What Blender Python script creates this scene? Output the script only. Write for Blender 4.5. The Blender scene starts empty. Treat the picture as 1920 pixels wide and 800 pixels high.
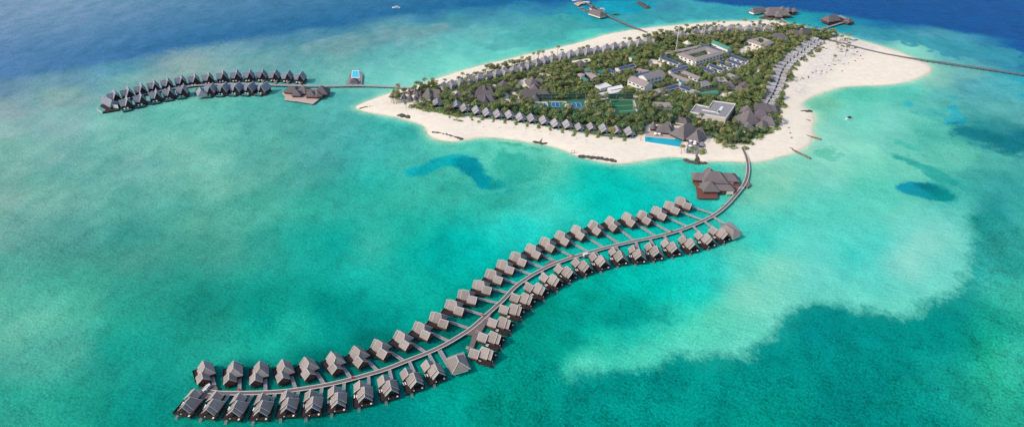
import bpy, bmesh, math, random
import numpy as np
from mathutils import Matrix, Vector
R = math.radians
random.seed(7)
rng = np.random.default_rng(11)
sc = bpy.context.scene
COL = sc.collection
# ------------------------------------------------------------------ camera
CAMH, PITCH, FPX = 300.0, R(33.4), 1281.0
CP, SP = math.cos(PITCH), math.sin(PITCH)
def P(px, py, h=0.0):
    """image pixel -> position in metres where its camera ray meets height h"""
    a = (px-960)/FPX; b = (400-py)/FPX
    t = (CAMH-h)/(SP-CP*b)
    return Vector((a*t, (CP+SP*b)*t, h))
def toPx(x, y, z=0.0):
    dz = z-CAMH
    dep = CP*y - SP*dz
    up = SP*y + CP*dz
    return 960+FPX*x/dep, 400-FPX*up/dep
cam = bpy.data.cameras.new('camera'); camo = bpy.data.objects.new('camera', cam); COL.objects.link(camo)
camo.location = (0, 0, CAMH); camo.rotation_euler = (math.pi/2-PITCH, 0, 0)
cam.sensor_width = 36; cam.lens = 36*FPX/1920; cam.clip_end = 90000; cam.clip_start = 1
sc.camera = camo

# ------------------------------------------------------------------ light
SUN_EL, SUN_AZ = R(40), R(-110)       # azimuth measured clockwise from +Y
sd = Vector((math.sin(SUN_AZ)*math.cos(SUN_EL), math.cos(SUN_AZ)*math.cos(SUN_EL), math.sin(SUN_EL)))
w = bpy.data.worlds.new('World'); sc.world = w; w.use_nodes = True
nt = w.node_tree; bg = nt.nodes['Background']; sky = nt.nodes.new('ShaderNodeTexSky')
sky.sky_type = 'NISHITA'; sky.sun_disc = False; sky.sun_elevation = SUN_EL; sky.sun_rotation = SUN_AZ
sky.air_density = 1.1; sky.dust_density = 1.6; sky.ozone_density = 1.2
nt.links.new(sky.outputs[0], bg.inputs[0]); bg.inputs[1].default_value = 0.15
sl = bpy.data.lights.new('sun', 'SUN'); sl.energy = 2.1; sl.angle = R(1.0); sl.color = (1.0, .87, .72)
so = bpy.data.objects.new('sun', sl); COL.objects.link(so)
so.rotation_euler = sd.to_track_quat('Z', 'Y').to_euler()
sc.view_settings.view_transform = 'Standard'; sc.view_settings.look = 'None'
sc.view_settings.exposure = 0.62; sc.view_settings.gamma = 1

# ------------------------------------------------------------------ materials
def s2l(c):
    c = np.asarray(c, float)/255.0
    return np.where(c <= .04045, c/12.92, ((c+.055)/1.055)**2.4)
def mat(name, col, rough=.85, var=.12, scale=1.5, spec=.2, rows=0, metal=0, streak=0, rand=.06, stain=0, stretch=(1,1,1)):
    m = bpy.data.materials.new(name); m.use_nodes = True
    n = m.node_tree.nodes; l = m.node_tree.links; b = n['Principled BSDF']
    b.inputs['Roughness'].default_value = rough; b.inputs['Metallic'].default_value = metal
    b.inputs['Specular IOR Level'].default_value = spec
    tc = n.new('ShaderNodeTexCoord'); geo = n.new('ShaderNodeNewGeometry'); oi = n.new('ShaderNodeObjectInfo')
    def noise(sc_, stv=(1,1,1), det=4):
        mp = n.new('ShaderNodeMapping'); mp.inputs['Scale'].default_value = stv
        l.new(geo.outputs['Position'], mp.inputs[0])
        t = n.new('ShaderNodeTexNoise'); t.inputs['Scale'].default_value = sc_; t.inputs['Detail'].default_value = det
        l.new(mp.outputs[0], t.inputs[0]); return t.outputs[0]
    def math_(op, a, b2, c=None):
        q = n.new('ShaderNodeMath'); q.operation = op
        for i, v in enumerate((a, b2, c)):
            if v is None: continue
            if isinstance(v, (int, float)): q.inputs[i].default_value = v
            else: l.new(v, q.inputs[i])
        return q.outputs[0]
    f = math_('MULTIPLY_ADD', math_('SUBTRACT', noise(scale, stretch), .5), var*4, 1.0)
    if streak: f = math_('MULTIPLY', f, math_('MULTIPLY_ADD', math_('SUBTRACT', noise(2.2, (1, 1, .12), 5), .5), streak*4, 1.0))
    if stain: f = math_('MULTIPLY', f, math_('MULTIPLY_ADD', math_('SUBTRACT', noise(.16, (1, 1, 1), 3), .5), stain*4, 1.0))
    if rows:
        sp = n.new('ShaderNodeSeparateXYZ'); l.new(tc.outputs['Object'], sp.inputs[0])
        fr = math_('FRACT', math_('MULTIPLY', sp.outputs[2], rows), 0.0)
        f = math_('MULTIPLY', f, math_('MULTIPLY_ADD', fr, .36, .82))
    f = math_('MULTIPLY', f, math_('MULTIPLY_ADD', oi.outputs['Random'], rand*2, 1-rand))
    mx = n.new('ShaderNodeVectorMath'); mx.operation = 'SCALE'
    mx.inputs[0].default_value = col[:3]; l.new(f, mx.inputs[3]); l.new(mx.outputs[0], b.inputs['Base Color'])
    return m
M = {}
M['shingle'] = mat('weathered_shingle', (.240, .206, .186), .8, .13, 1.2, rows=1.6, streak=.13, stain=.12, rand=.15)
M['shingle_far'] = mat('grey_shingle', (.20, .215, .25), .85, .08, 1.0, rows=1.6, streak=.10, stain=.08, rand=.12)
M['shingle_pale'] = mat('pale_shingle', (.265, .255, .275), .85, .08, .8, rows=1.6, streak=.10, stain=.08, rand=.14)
M['thatch'] = mat('dark_thatch', (.115, .10, .105), .95, .14, .8, streak=.16, stain=.1, rand=.08)
M['thatch_l'] = mat('light_thatch', (.145, .125, .125), .95, .13, .8, streak=.16, stain=.1, rand=.08)
M['cap'] = mat('ridge_board', (.46, .42, .40), .8, .05)
M['redwood'] = mat('red_timber', (.135, .05, .036), .7, .12, 2, rows=4)
M['darkwood'] = mat('dark_timber', (.055, .04, .042), .8, .15, 1)
M['deck'] = mat('dark_decking', (.032, .024, .024), .75, .15, 2.5)
M['reddeck'] = mat('red_decking', (.15, .062, .05), .7, .12, .7)
M['paledeck'] = mat('pale_decking', (.44, .345, .29), .85, .1, .6)
M['plank'] = mat('grey_planks', (.23, .215, .225), .85, .1, 1.3, stain=.05)
M['asphalt'] = mat('jetty_surface', (.155, .122, .11), .9, .1, .5, stain=.09)
M['kerb'] = mat('pale_concrete_kerb', (.50, .46, .44), .9, .07, 1)
M['post'] = mat('wet_post', (.055, .042, .04), .8, .2, 2)
M['white'] = mat('white_paint', (.66, .64, .60), .6, .03, .5, streak=.03)
M['cream'] = mat('cream_render', (.60, .53, .45), .8, .04, .4, streak=.05)
M['flat'] = mat('grey_roof_felt', (.23, .215, .22), .9, .06, .25, stain=.06)
M['tin'] = mat('grey_sheet_roof', (.33, .29, .275), .7, .06, .4, stain=.05, streak=.05)
M['green_tin'] = mat('green_sheet_roof', (.07, .23, .17), .6, .07, .4, streak=.06)
M['brown_tin'] = mat('brown_sheet_roof', (.27, .225, .21), .7, .06, .3, streak=.05)
M['dark_tin'] = mat('dark_grey_roof', (.19, .18, .19), .75, .07, .3, streak=.05)
M['window'] = mat('window_glass', (.03, .05, .065), .15, .1, 1, spec=.6)
M['court_green'] = mat('green_court', (.03, .15, .095), .9, .05, .2)
M['court_blue'] = mat('blue_court', (.02, .12, .28), .9, .04, .2)
M['pitch'] = mat('artificial_turf', (.03, .145, .07), .95, .08, .5)
M['pitch_d'] = mat('dark_turf_band', (.02, .09, .045), .95, .08, .5)
M['line'] = mat('painted_line', (.62, .60, .57), .8, .03)
M['apron'] = mat('pale_court_apron', (.48, .47, .42), .9, .06, .4)
M['mesh'] = mat('dark_green_mesh', (.03, .07, .05), .9, .1)
M['fence'] = mat('green_fence_post', (.25, .32, .22), .7, .1)
M['pink'] = mat('pink_paint', (.62, .36, .31), .7, .05)
M['rock'] = mat('dark_wet_rock', (.075, .068, .062), .95, .3, .8)
M['sandbag'] = mat('brown_groyne', (.17, .13, .10), .95, .22, .9)
M['metal'] = mat('pale_metal', (.66, .66, .66), .45, .03, 1, metal=.2)
M['yellow'] = mat('yellow_paint', (.75, .5, .03), .5, .04)
M['red'] = mat('red_paint', (.45, .03, .03), .5, .04)
M['black'] = mat('black_rubber', (.02, .02, .022), .6, .1)
M['orange'] = mat('orange_paint', (.6, .2, .06), .6, .05)
M['canvas'] = mat('white_canvas', (.76, .74, .70), .9, .03, 1)
M['trunk'] = mat('palm_trunk', (.16, .12, .09), .95, .2, 2)
M['teal'] = mat('teal_sheet', (.03, .20, .21), .5, .06, .5)

def foliage(name, c1, c2, c3=None):
    m = bpy.data.materials.new(name); m.use_nodes = True
    n = m.node_tree.nodes; l = m.node_tree.links; b = n['Principled BSDF']
    b.inputs['Roughness'].default_value = .65; b.inputs['Specular IOR Level'].default_value = .25
    geo = n.new('ShaderNodeNewGeometry'); oi = n.new('ShaderNodeObjectInfo')
    t = n.new('ShaderNodeTexNoise'); t.inputs['Scale'].default_value = .085; t.inputs['Detail'].default_value = 3
    l.new(geo.outputs['Position'], t.inputs[0])
    t2 = n.new('ShaderNodeTexNoise'); t2.inputs['Scale'].default_value = .9; t2.inputs['Detail'].default_value = 2
    l.new(geo.outputs['Position'], t2.inputs[0])
    a = n.new('ShaderNodeMath'); a.operation = 'MULTIPLY_ADD'; l.new(oi.outputs['Random'], a.inputs[0]); a.inputs[1].default_value = .38; l.new(t.outputs[0], a.inputs[2])
    a2 = n.new('ShaderNodeMath'); a2.operation = 'MULTIPLY_ADD'; l.new(t2.outputs[0], a2.inputs[0]); a2.inputs[1].default_value = .5; l.new(a.outputs[0], a2.inputs[2])
    r = n.new('ShaderNodeValToRGB'); l.new(a2.outputs[0], r.inputs[0])
    r.color_ramp.elements[0].position = .55; r.color_ramp.elements[0].color = (*c1, 1)
    r.color_ramp.elements[1].position = 1.08 if False else 1.0; r.color_ramp.elements[1].color = (*(c3 or c2), 1)
    e = r.color_ramp.elements.new(.85); e.color = (*c2, 1)
    l.new(r.outputs[0], b.inputs['Base Color'])
    return m
M['leaf'] = foliage('tree_leaves', (.028, .088, .048), (.068, .148, .060), (.15, .19, .06))
M['shrub'] = foliage('shrub_leaves', (.09, .17, .055), (.15, .225, .07), (.21, .25, .08))
M['shrubdry'] = foliage('dry_shrub', (.07, .08, .04), (.13, .125, .07), (.17, .14, .08))
M['palm'] = foliage('palm_fronds', (.045, .085, .045), (.10, .135, .055), (.20, .18, .07))
M['palmy'] = foliage('yellow_palm_fronds', (.13, .14, .045), (.22, .20, .055), (.32, .26, .06))

def solar_mat():
    m = mat('solar_cells', (.008, .035, .10), .3, .06, .5, spec=.5)
    n = m.node_tree.nodes; l = m.node_tree.links; b = n['Principled BSDF']
    return m
M['solar'] = solar_mat()
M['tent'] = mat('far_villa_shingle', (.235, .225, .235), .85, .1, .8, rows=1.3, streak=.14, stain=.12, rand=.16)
def water_mat(name, col, rough=.12, bump=.25, scale=.8):
    m = mat(name, col, rough, .05, .3, spec=.5)
    n = m.node_tree.nodes; l = m.node_tree.links
    geo = n.new('ShaderNodeNewGeometry'); t = n.new('ShaderNodeTexNoise'); t.inputs['Scale'].default_value = scale
    l.new(geo.outputs['Position'], t.inputs[0]); bp = n.new('ShaderNodeBump'); bp.inputs['Strength'].default_value = bump
    bp.inputs['Distance'].default_value = .4
    l.new(t.outputs[0], bp.inputs['Height']); l.new(bp.outputs[0], n['Principled BSDF'].inputs['Normal'])
    return m
M['pool'] = water_mat('pool_water', (.0, .34, .41))
M['poolteal'] = water_mat('plunge_pool_water', (.0, .26, .25))
M['poollight'] = water_mat('bright_pool_water', (.04, .50, .66))

# ------------------------------------------------------------------ mesh helpers
class MB:
    def __init__(s): s.v = []; s.f = []; s.M = Matrix.Identity(4)
    def add(s, vs, fs):
        o = len(s.v)
        s.v += [tuple(s.M @ Vector(v)) for v in vs]
        s.f += [tuple(i+o for i in f) for f in fs]; return s
    def box(s, x0, x1, y0, y1, z0, z1):
        return s.add([(x0,y0,z0),(x1,y0,z0),(x1,y1,z0),(x0,y1,z0),(x0,y0,z1),(x1,y0,z1),(x1,y1,z1),(x0,y1,z1)],
              [(3,2,1,0),(4,5,6,7),(0,1,5,4),(1,2,6,5),(2,3,7,6),(3,0,4,7)])
    def bar(s, a, b, w, h):
        a = Vector(a); b = Vector(b); d = (b-a); L = d.length
        if L < 1e-6: return s
        d /= L; side = d.cross(Vector((0,0,1)))
        if side.length < 1e-3: side = Vector((1,0,0))
        side.normalize(); up = side.cross(d)
        vs = []
        for p in (a, b):
            for sx, sz in ((-1,-1),(1,-1),(1,1),(-1,1)): vs.append(p+side*(sx*w/2)+up*(sz*h/2))
        return s.add(vs, [(3,2,1,0),(4,5,6,7),(0,1,5,4),(1,2,6,5),(2,3,7,6),(3,0,4,7)])
    def cyl(s, x, y, z0, z1, r0, r1=None, n=8):
        if r1 is None: r1 = r0
        vs = []
        for k in range(n):
            a = 2*math.pi*k/n; vs.append((x+r0*math.cos(a), y+r0*math.sin(a), z0))
        for k in range(n):
            a = 2*math.pi*k/n; vs.append((x+r1*math.cos(a), y+r1*math.sin(a), z1))
        fs = [(k, (k+1)%n, (k+1)%n+n, k+n) for k in range(n)]+[tuple(range(n-1,-1,-1)), tuple(range(n, 2*n))]
        return s.add(vs, fs)
    def lathe(s, x, y, prof, n=12):
        vs = []; fs = []
        for r, z in prof:
            for k in range(n):
                a = 2*math.pi*k/n; vs.append((x+r*math.cos(a), y+r*math.sin(a), z))
        for j in range(len(prof)-1):
            for k in range(n):
                fs.append((j*n+k, j*n+(k+1)%n, (j+1)*n+(k+1)%n, (j+1)*n+k))
        fs.append(tuple(range(n-1,-1,-1))); fs.append(tuple((len(prof)-1)*n+k for k in range(n)))
        return s.add(vs, fs)
    def prism(s, pts, z0, z1):
        n = len(pts)
        A = sum(pts[i][0]*pts[(i+1)%n][1]-pts[(i+1)%n][0]*pts[i][1] for i in range(n))
        if A < 0: pts = pts[::-1]
        vs = [(p[0],p[1],z0) for p in pts]+[(p[0],p[1],z1) for p in pts]
        return s.add(vs, [tuple(range(n-1,-1,-1)), tuple(range(n,2*n))]+[(i,(i+1)%n,(i+1)%n+n,i+n) for i in range(n)])
    def roof(s, x0, x1, y0, y1, ze, zr, h0=0, h1=0, th=.28):
        xm = (x0+x1)/2
        def six(dz): return [(x0,y0,ze+dz),(x1,y0,ze+dz),(x1,y1,ze+dz),(x0,y1,ze+dz),(xm,y0+h0,zr+dz),(xm,y1-h1,zr+dz)]
        vs = six(0)+six(-th)
        fs = [(0,4,5,3),(1,2,5,4),(0,1,4),(2,3,5)] if h0 > 0 and h1 > 0 else None
        fs = [(0,4,5,3),(1,2,5,4),(6,9,11,10),(7,10,11,8),(0,3,9,6),(1,7,8,2)]
        if h0 > 0: fs += [(0,1,4),(7,6,10),(0,6,7,1)]
        else: fs += [(0,6,10,4),(1,4,10,7)]
        if h1 > 0: fs += [(2,3,5),(8,11,9),(2,8,9,3)]
        else: fs += [(3,5,11,9),(2,8,11,5)]
        return s.add(vs, fs)
    def build(s, name, m, parent=None, smooth=False, norm=True):
        me = bpy.data.meshes.new(name); me.from_pydata(s.v, [], s.f)
        if norm and len(s.f) < 6000:
            bm = bmesh.new(); bm.from_mesh(me); bmesh.ops.recalc_face_normals(bm, faces=bm.faces); bm.to_mesh(me); bm.free()
        if smooth: me.polygons.foreach_set('use_smooth', [True]*len(me.polygons))
        me.materials.append(M[m] if isinstance(m, str) else m)
        o = bpy.data.objects.new(name, me); COL.objects.link(o)
        if parent: o.parent = parent
        return o
def tag(o, label, cat, group=None, kind=None):
    if label: o['label'] = label
    if cat: o['category'] = cat
    if group: o['group'] = group
    if kind: o['kind'] = kind
    return o
def empty(name, loc, rz=0):
    o = bpy.data.objects.new(name, None); COL.objects.link(o); o.location = loc; o.rotation_euler = (0,0,rz); o.empty_display_size = .5
    return o
KIDS = {}
def kids(o): return [c for c in bpy.data.objects if c.parent == o]
def tree_of(o): return (o, [tree_of(c) for c in kids(o)])
def copy_tree(t, parent=None):
    o, ch = t
    c = o.copy(); COL.objects.link(c)
    if parent: c.parent = parent
    for q in ch: copy_tree(q, c)
    return c
ORD = ['first','second','third','fourth','fifth','sixth','seventh','eighth','ninth','tenth','eleventh','twelfth','thirteenth','fourteenth',
 'fifteenth','sixteenth','seventeenth','eighteenth','nineteenth','twentieth','twenty-first','twenty-second','twenty-third','twenty-fourth',
 'twenty-fifth','twenty-sixth','twenty-seventh','twenty-eighth','twenty-ninth','thirtieth','thirty-first','thirty-second','thirty-third','thirty-fourth','thirty-fifth','thirty-sixth','thirty-seventh','thirty-eighth']
def structure(o): o['kind'] = 'structure'; return o

# ------------------------------------------------------------------ numpy noise and polygon distance
def vnoise(x, y, seed=0):
    xi = np.floor(x).astype(np.int64); yi = np.floor(y).astype(np.int64); fx = x-xi; fy = y-yi
    fx = fx*fx*(3-2*fx); fy = fy*fy*(3-2*fy)
    def h(a, b):
        n = (a*374761393 + b*668265263 + seed*982451653) & 0xffffffff
        n = ((n ^ (n >> 13))*1274126177) & 0xffffffff
        return ((n ^ (n >> 16)) & 0xffff)/65535.0
    return (h(xi,yi)*(1-fx)+h(xi+1,yi)*fx)*(1-fy)+(h(xi,yi+1)*(1-fx)+h(xi+1,yi+1)*fx)*fy
def fbm(x, y, s, oct=4, seed=0):
    r = 0; a = 1; t = 0
    for k in range(oct):
        r = r+a*vnoise(x/s+17.3*k, y/s-9.1*k, seed+k); t += a; a *= .5; s /= 2.03
    return r/t*2-1
def polysd(X, Y, poly):
    """signed distance, positive inside"""
    px = np.array([p[0] for p in poly]); py = np.array([p[1] for p in poly])
    d = np.full(X.shape, 1e9); ins = np.zeros(X.shape, bool)
    n = len(px)
    for i in range(n):
        j = (i+1) % n
        ax, ay, bx, by = px[i], py[i], px[j], py[j]
        ex, ey = bx-ax, by-ay; L2 = ex*ex+ey*ey+1e-12
        t = np.clip(((X-ax)*ex+(Y-ay)*ey)/L2, 0, 1)
        d = np.minimum(d, (X-ax-t*ex)**2+(Y-ay-t*ey)**2)
        c = ((ay > Y) != (by > Y)) & (X < (bx-ax)*(Y-ay)/((by-ay) if by != ay else 1e-9)+ax)
        ins ^= c
    d = np.sqrt(d)
    return np.where(ins, d, -d)
def chaikin(poly, it=2, closed=True):
    for _ in range(it):
        q = []; n = len(poly)
        rg = range(n) if closed else range(n-1)
        if not closed: q.append(poly[0])
        for i in rg:
            a = poly[i]; b = poly[(i+1) % n]
            q += [(.75*a[0]+.25*b[0], .75*a[1]+.25*b[1]), (.25*a[0]+.75*b[0], .25*a[1]+.75*b[1])]
        if not closed: q.append(poly[-1])
        poly = q
    return poly
def wp(pts, h=0): return [tuple(P(a, b, h).xy) for a, b in pts]
def sstep(x, a, b):
    t = np.clip((x-a)/(b-a), 0, 1); return t*t*(3-2*t)

SHORE = [(664,201),(680,193),(697,187),(718,179),(738,172),(771,163),(796,155),(828,145),(865,133),(902,122),(954,111),(1001,99),(1040,91),(1100,77),(1135,65),
 (1172,58.5),(1206,53.5),(1247,49.5),(1300,45),(1332,41.5),(1381,40),(1409,40.5),(1427,39),(1445,37.5),(1477,44),(1496,48),(1517,54),(1550,59),(1579,66),(1603,74),
 (1650,86),(1686,97),(1718,110),(1740,121),(1748,129),(1742,138),(1722,147),(1695,155),(1661,160),(1616,161),(1582,163),(1560,168),(1525,180),(1508,190),(1502,200),
 (1521,208),(1528,218),(1527,228),(1522,240),(1527,256),(1515,273),(1500,283),(1478,290),(1446,298),(1409,306),(1371,302),(1334,302),(1320,305),(1298,298),(1270,294),(1232,296),
 (1189,304),(1157,308),(1111,301),(1079,292),(1051,279),(1020,271),(970,263),(920,257),(895,259),(870,263),(845,266),(817,262),(802,252),(800,244),(795,236),
 (783,231),(765,226),(744,220),(720,215),(697,212),(675,207)]
SHOREW = chaikin(wp(SHORE), 2)
VEG = [(732,181),(744,188),(774,196),(789,203),(806,208),(822,214),(847,222),(884,223),(905,226),(935,228),(965,230),(987,231),(1016,237),(1032,242),(1065,248),(1102,254),(1140,262),(1185,263),
 (1205,255),(1280,250),(1312,268),(1322,281),(1334,259),(1345,268),(1367,276),(1388,272),(1405,275),(1409,264),(1439,254),(1460,240),(1464,234),(1460,221),(1458,208),(1471,202),(1468,195),(1467,178),(1471,165),
 (1482,150),(1484,139),(1493,124),(1507,111),(1522,99),(1540,90),(1549,76),(1580,68),(1567,61),(1534,56),(1485,49),(1455,44),(1427,46),(1381,48),(1336,46),(1302,52),(1265,58),(1242,64),(1216,67),(1191,73),
 (1135,84),(1090,89),(1066,95),(1019,106),(972,115),(935,125),(892,136),(860,146),(826,155),(795,161),(774,165),(748,170)]
_n = VEG.index((1567,61))
VEG = [(x, y+(6.5 if i >= _n else 0)+(3 if x < 750 and i < 2 else 0)) for i, (x, y) in enumerate(VEG)]
VEGW = chaikin(wp(VEG), 1)

# ------------------------------------------------------------------ the sea: one sheet, coloured by depth, sea bed and painted-in sky sheen on the left
CTRL = [ # x, y, r, g, b
(0,0,86,135,176),(150,0,76,124,170),(300,0,64,114,166),(450,0,48,102,158),(600,0,38,94,152),(750,0,36,94,150),(900,0,32,100,156),(1020,0,18,98,152),
(0,60,72,122,170),(150,60,60,112,162),(300,55,50,104,158),(450,45,44,100,154),(600,35,48,106,158),(700,30,58,122,164),(800,25,62,130,166),(900,22,66,142,172),(1000,12,50,140,172),
(0,120,62,112,160),(100,110,52,104,156),(200,90,52,106,158),(300,80,70,125,165),
(0,165,88,132,160),(120,150,86,134,160),(220,125,94,142,162),(350,95,100,148,164),(480,80,100,152,166),(600,65,96,154,168),(720,55,92,158,168),(850,45,84,160,170),(960,38,76,164,174),
(0,205,112,158,160),(120,180,118,162,160),(240,150,124,166,162),(360,120,120,166,164),(500,105,112,170,166),(640,90,104,172,168),(780,75,98,176,172),(900,62,90,176,174),(1000,50,74,172,174),
(0,240,118,176,168),(120,225,112,184,172),(200,235,108,198,180),(330,225,92,196,176),(450,215,82,190,172),(560,215,76,184,168),(640,200,78,186,172),
(620,120,104,184,174),(700,105,92,182,174),(640,145,110,198,182),(750,120,104,200,184),(800,110,96,196,184),(870,90,82,186,178),(950,80,80,190,180),(1040,70,70,184,178),(1080,40,50,168,174),
(700,150,108,208,190),(760,155,118,214,194),(850,125,104,210,192),(950,103,98,208,190),(1100,68,80,206,188),
(1150,40,60,184,182),(1120,20,16,150,176),(1170,12,10,150,182),(1250,20,60,150,172),(1230,35,56,168,178),(1300,30,60,176,182),(1360,25,64,180,186),(1240,45,86,206,196),(1300,42,96,212,196),
(1400,28,70,190,186),(1440,34,96,210,186),(1500,36,60,196,184),(1560,52,70,200,190),(1480,20,40,160,170),
(1560,40,60,180,184),(1620,62,96,196,190),(1700,88,110,206,192),(1650,60,70,160,176),(1720,70,76,164,178),(1780,95,84,180,184),(1850,100,66,158,176),(1919,115,58,150,172),(1919,95,40,130,170),
(1800,115,110,204,190),(1780,130,140,214,190),(1830,140,128,206,186),(1919,165,60,190,196),(1880,150,70,194,190),
(1760,150,134,210,186),(1700,170,84,206,184),(1600,180,78,204,176),(1540,195,92,200,164),(1600,220,96,214,190),(1560,260,112,216,190),(1700,220,106,210,190),(1850,190,92,186,180),(1760,185,92,196,184),
(1840,160,90,172,176),(1880,200,104,196,184),(1919,220,96,186,178),(1880,240,60,160,160),(1919,260,24,128,140),(1840,245,54,160,160),(1740,250,98,206,188),(1680,260,98,202,184),
(1620,300,118,220,192),(1550,320,124,222,192),(1480,330,112,218,186),(1440,350,88,214,182),(1700,310,112,216,190),(1800,290,108,210,188),(1880,300,92,198,182),(1919,300,80,186,172),
(1450,420,76,218,190),(1540,400,90,220,192),(1640,370,100,220,196),(1700,420,120,222,196),(1640,440,100,222,196),(1740,450,142,222,196),(1700,500,144,222,196),(1620,540,110,222,196),(1770,520,118,218,194),(1680,560,112,218,194),
(1540,520,96,216,190),(1460,500,126,220,186),(1400,480,100,222,192),(1500,460,96,224,194),(1560,480,88,220,192),(1400,560,130,218,186),(1350,600,110,214,182),(1450,560,120,218,186),
(1300,630,90,208,178),(1200,660,82,208,178),(1100,690,78,206,180),(1350,640,90,208,178),(1250,590,60,200,178),(1180,640,40,186,166),
(1800,360,60,184,170),(1870,340,60,170,160),(1850,400,40,156,148),(1919,380,66,184,168),(1919,450,70,180,162),(1870,500,56,170,152),(1919,560,70,176,156),(1850,600,40,158,142),(1919,680,64,176,152),(1860,740,50,164,140),(1919,799,44,156,134),
(1750,620,14,146,136),(1650,640,4,140,134),(1550,620,4,136,132),(1600,720,6,140,134),(1700,760,24,150,136),(1450,700,2,136,130),(1350,740,2,138,130),(1250,720,2,142,132),(1150,740,0,148,136),(1050,760,0,144,132),(1500,780,4,140,132),
(1000,800,0,136,124),(1000,700,0,140,128),(960,740,0,140,126),(1050,640,0,150,136),(1080,600,4,160,148),(1150,580,6,168,156),(1230,540,20,186,170),(1300,540,30,204,184),(1200,520,20,200,182),(1320,500,46,214,192),
(1100,560,0,160,148),(1000,660,2,140,128),(1020,600,4,140,132),(1420,450,60,214,188),
(1240,370,14,208,188),(1180,350,30,210,188),(1100,340,40,204,182),(1200,320,70,212,184),(1020,310,60,196,170),(1080,380,24,212,192),(1000,400,22,208,190),(1150,390,10,212,192),(1280,330,40,208,180),(1250,400,8,204,186),
(1040,290,100,214,186),(950,275,84,212,184),(880,280,70,200,174),(850,275,80,200,172),
(920,440,30,206,186),(860,500,14,194,174),(900,470,16,198,180),(800,480,6,176,158),(980,440,24,212,194),(900,540,6,180,162),(1000,540,8,180,166),(900,400,34,190,168),(850,360,50,184,160),(960,350,34,188,166),
(780,300,66,184,162),(700,260,62,178,162),(640,230,70,180,166),(740,240,60,186,170),(600,280,72,186,168),(560,330,76,192,168),(500,270,84,196,174),(400,260,96,204,180),(400,310,112,212,186),(340,280,106,204,180),(300,330,92,194,172),(430,340,100,202,176),
(200,300,88,186,166),(100,280,100,182,164),(0,290,98,172,156),(0,350,86,170,152),(100,360,78,176,156),(220,380,76,182,160),(350,400,66,182,158),(480,380,66,186,160),(600,380,44,178,154),(700,360,36,176,152),(760,360,52,186,160),
(0,430,64,162,146),(120,450,48,160,142),(250,460,46,164,144),(400,470,30,162,142),(520,460,24,162,144),(650,450,18,166,146),(750,430,22,172,150),(0,520,44,166,144),(0,610,46,176,152),(60,570,42,176,152),(150,560,40,176,150),(250,570,16,158,138),
(380,560,12,158,138),(500,560,10,162,142),(600,560,8,168,148),(700,540,10,176,156),(800,560,10,180,158),(700,600,14,184,164),(620,620,20,190,166),(540,600,12,172,152),(850,560,8,170,152),(480,640,20,184,160),(420,660,24,190,166),(760,600,8,172,152),
(0,680,24,158,138),(100,660,14,156,136),(200,680,4,146,130),(300,660,8,158,142),(350,640,16,172,150),(280,740,2,150,136),(150,760,10,150,132),(0,790,30,150,132),(300,790,2,148,134),(60,740,20,156,136),(450,790,2,146,128),(600,790,0,138,122),(700,780,0,144,128),
(450,700,2,130,118),(600,690,0,134,120),(700,640,0,150,132),(750,660,0,128,116),(860,690,4,160,142),(880,740,0,150,134),(800,760,0,158,142),(850,640,0,122,112),(900,580,0,130,120),(940,760,0,142,128),(1000,570,2,140,128),(1040,470,8,190,172),
(1110,455,10,196,178),(1190,430,12,196,178),(1270,410,12,196,178),(1180,510,10,190,172),(1100,520,6,176,160),(1290,500,24,204,184),
]
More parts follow.
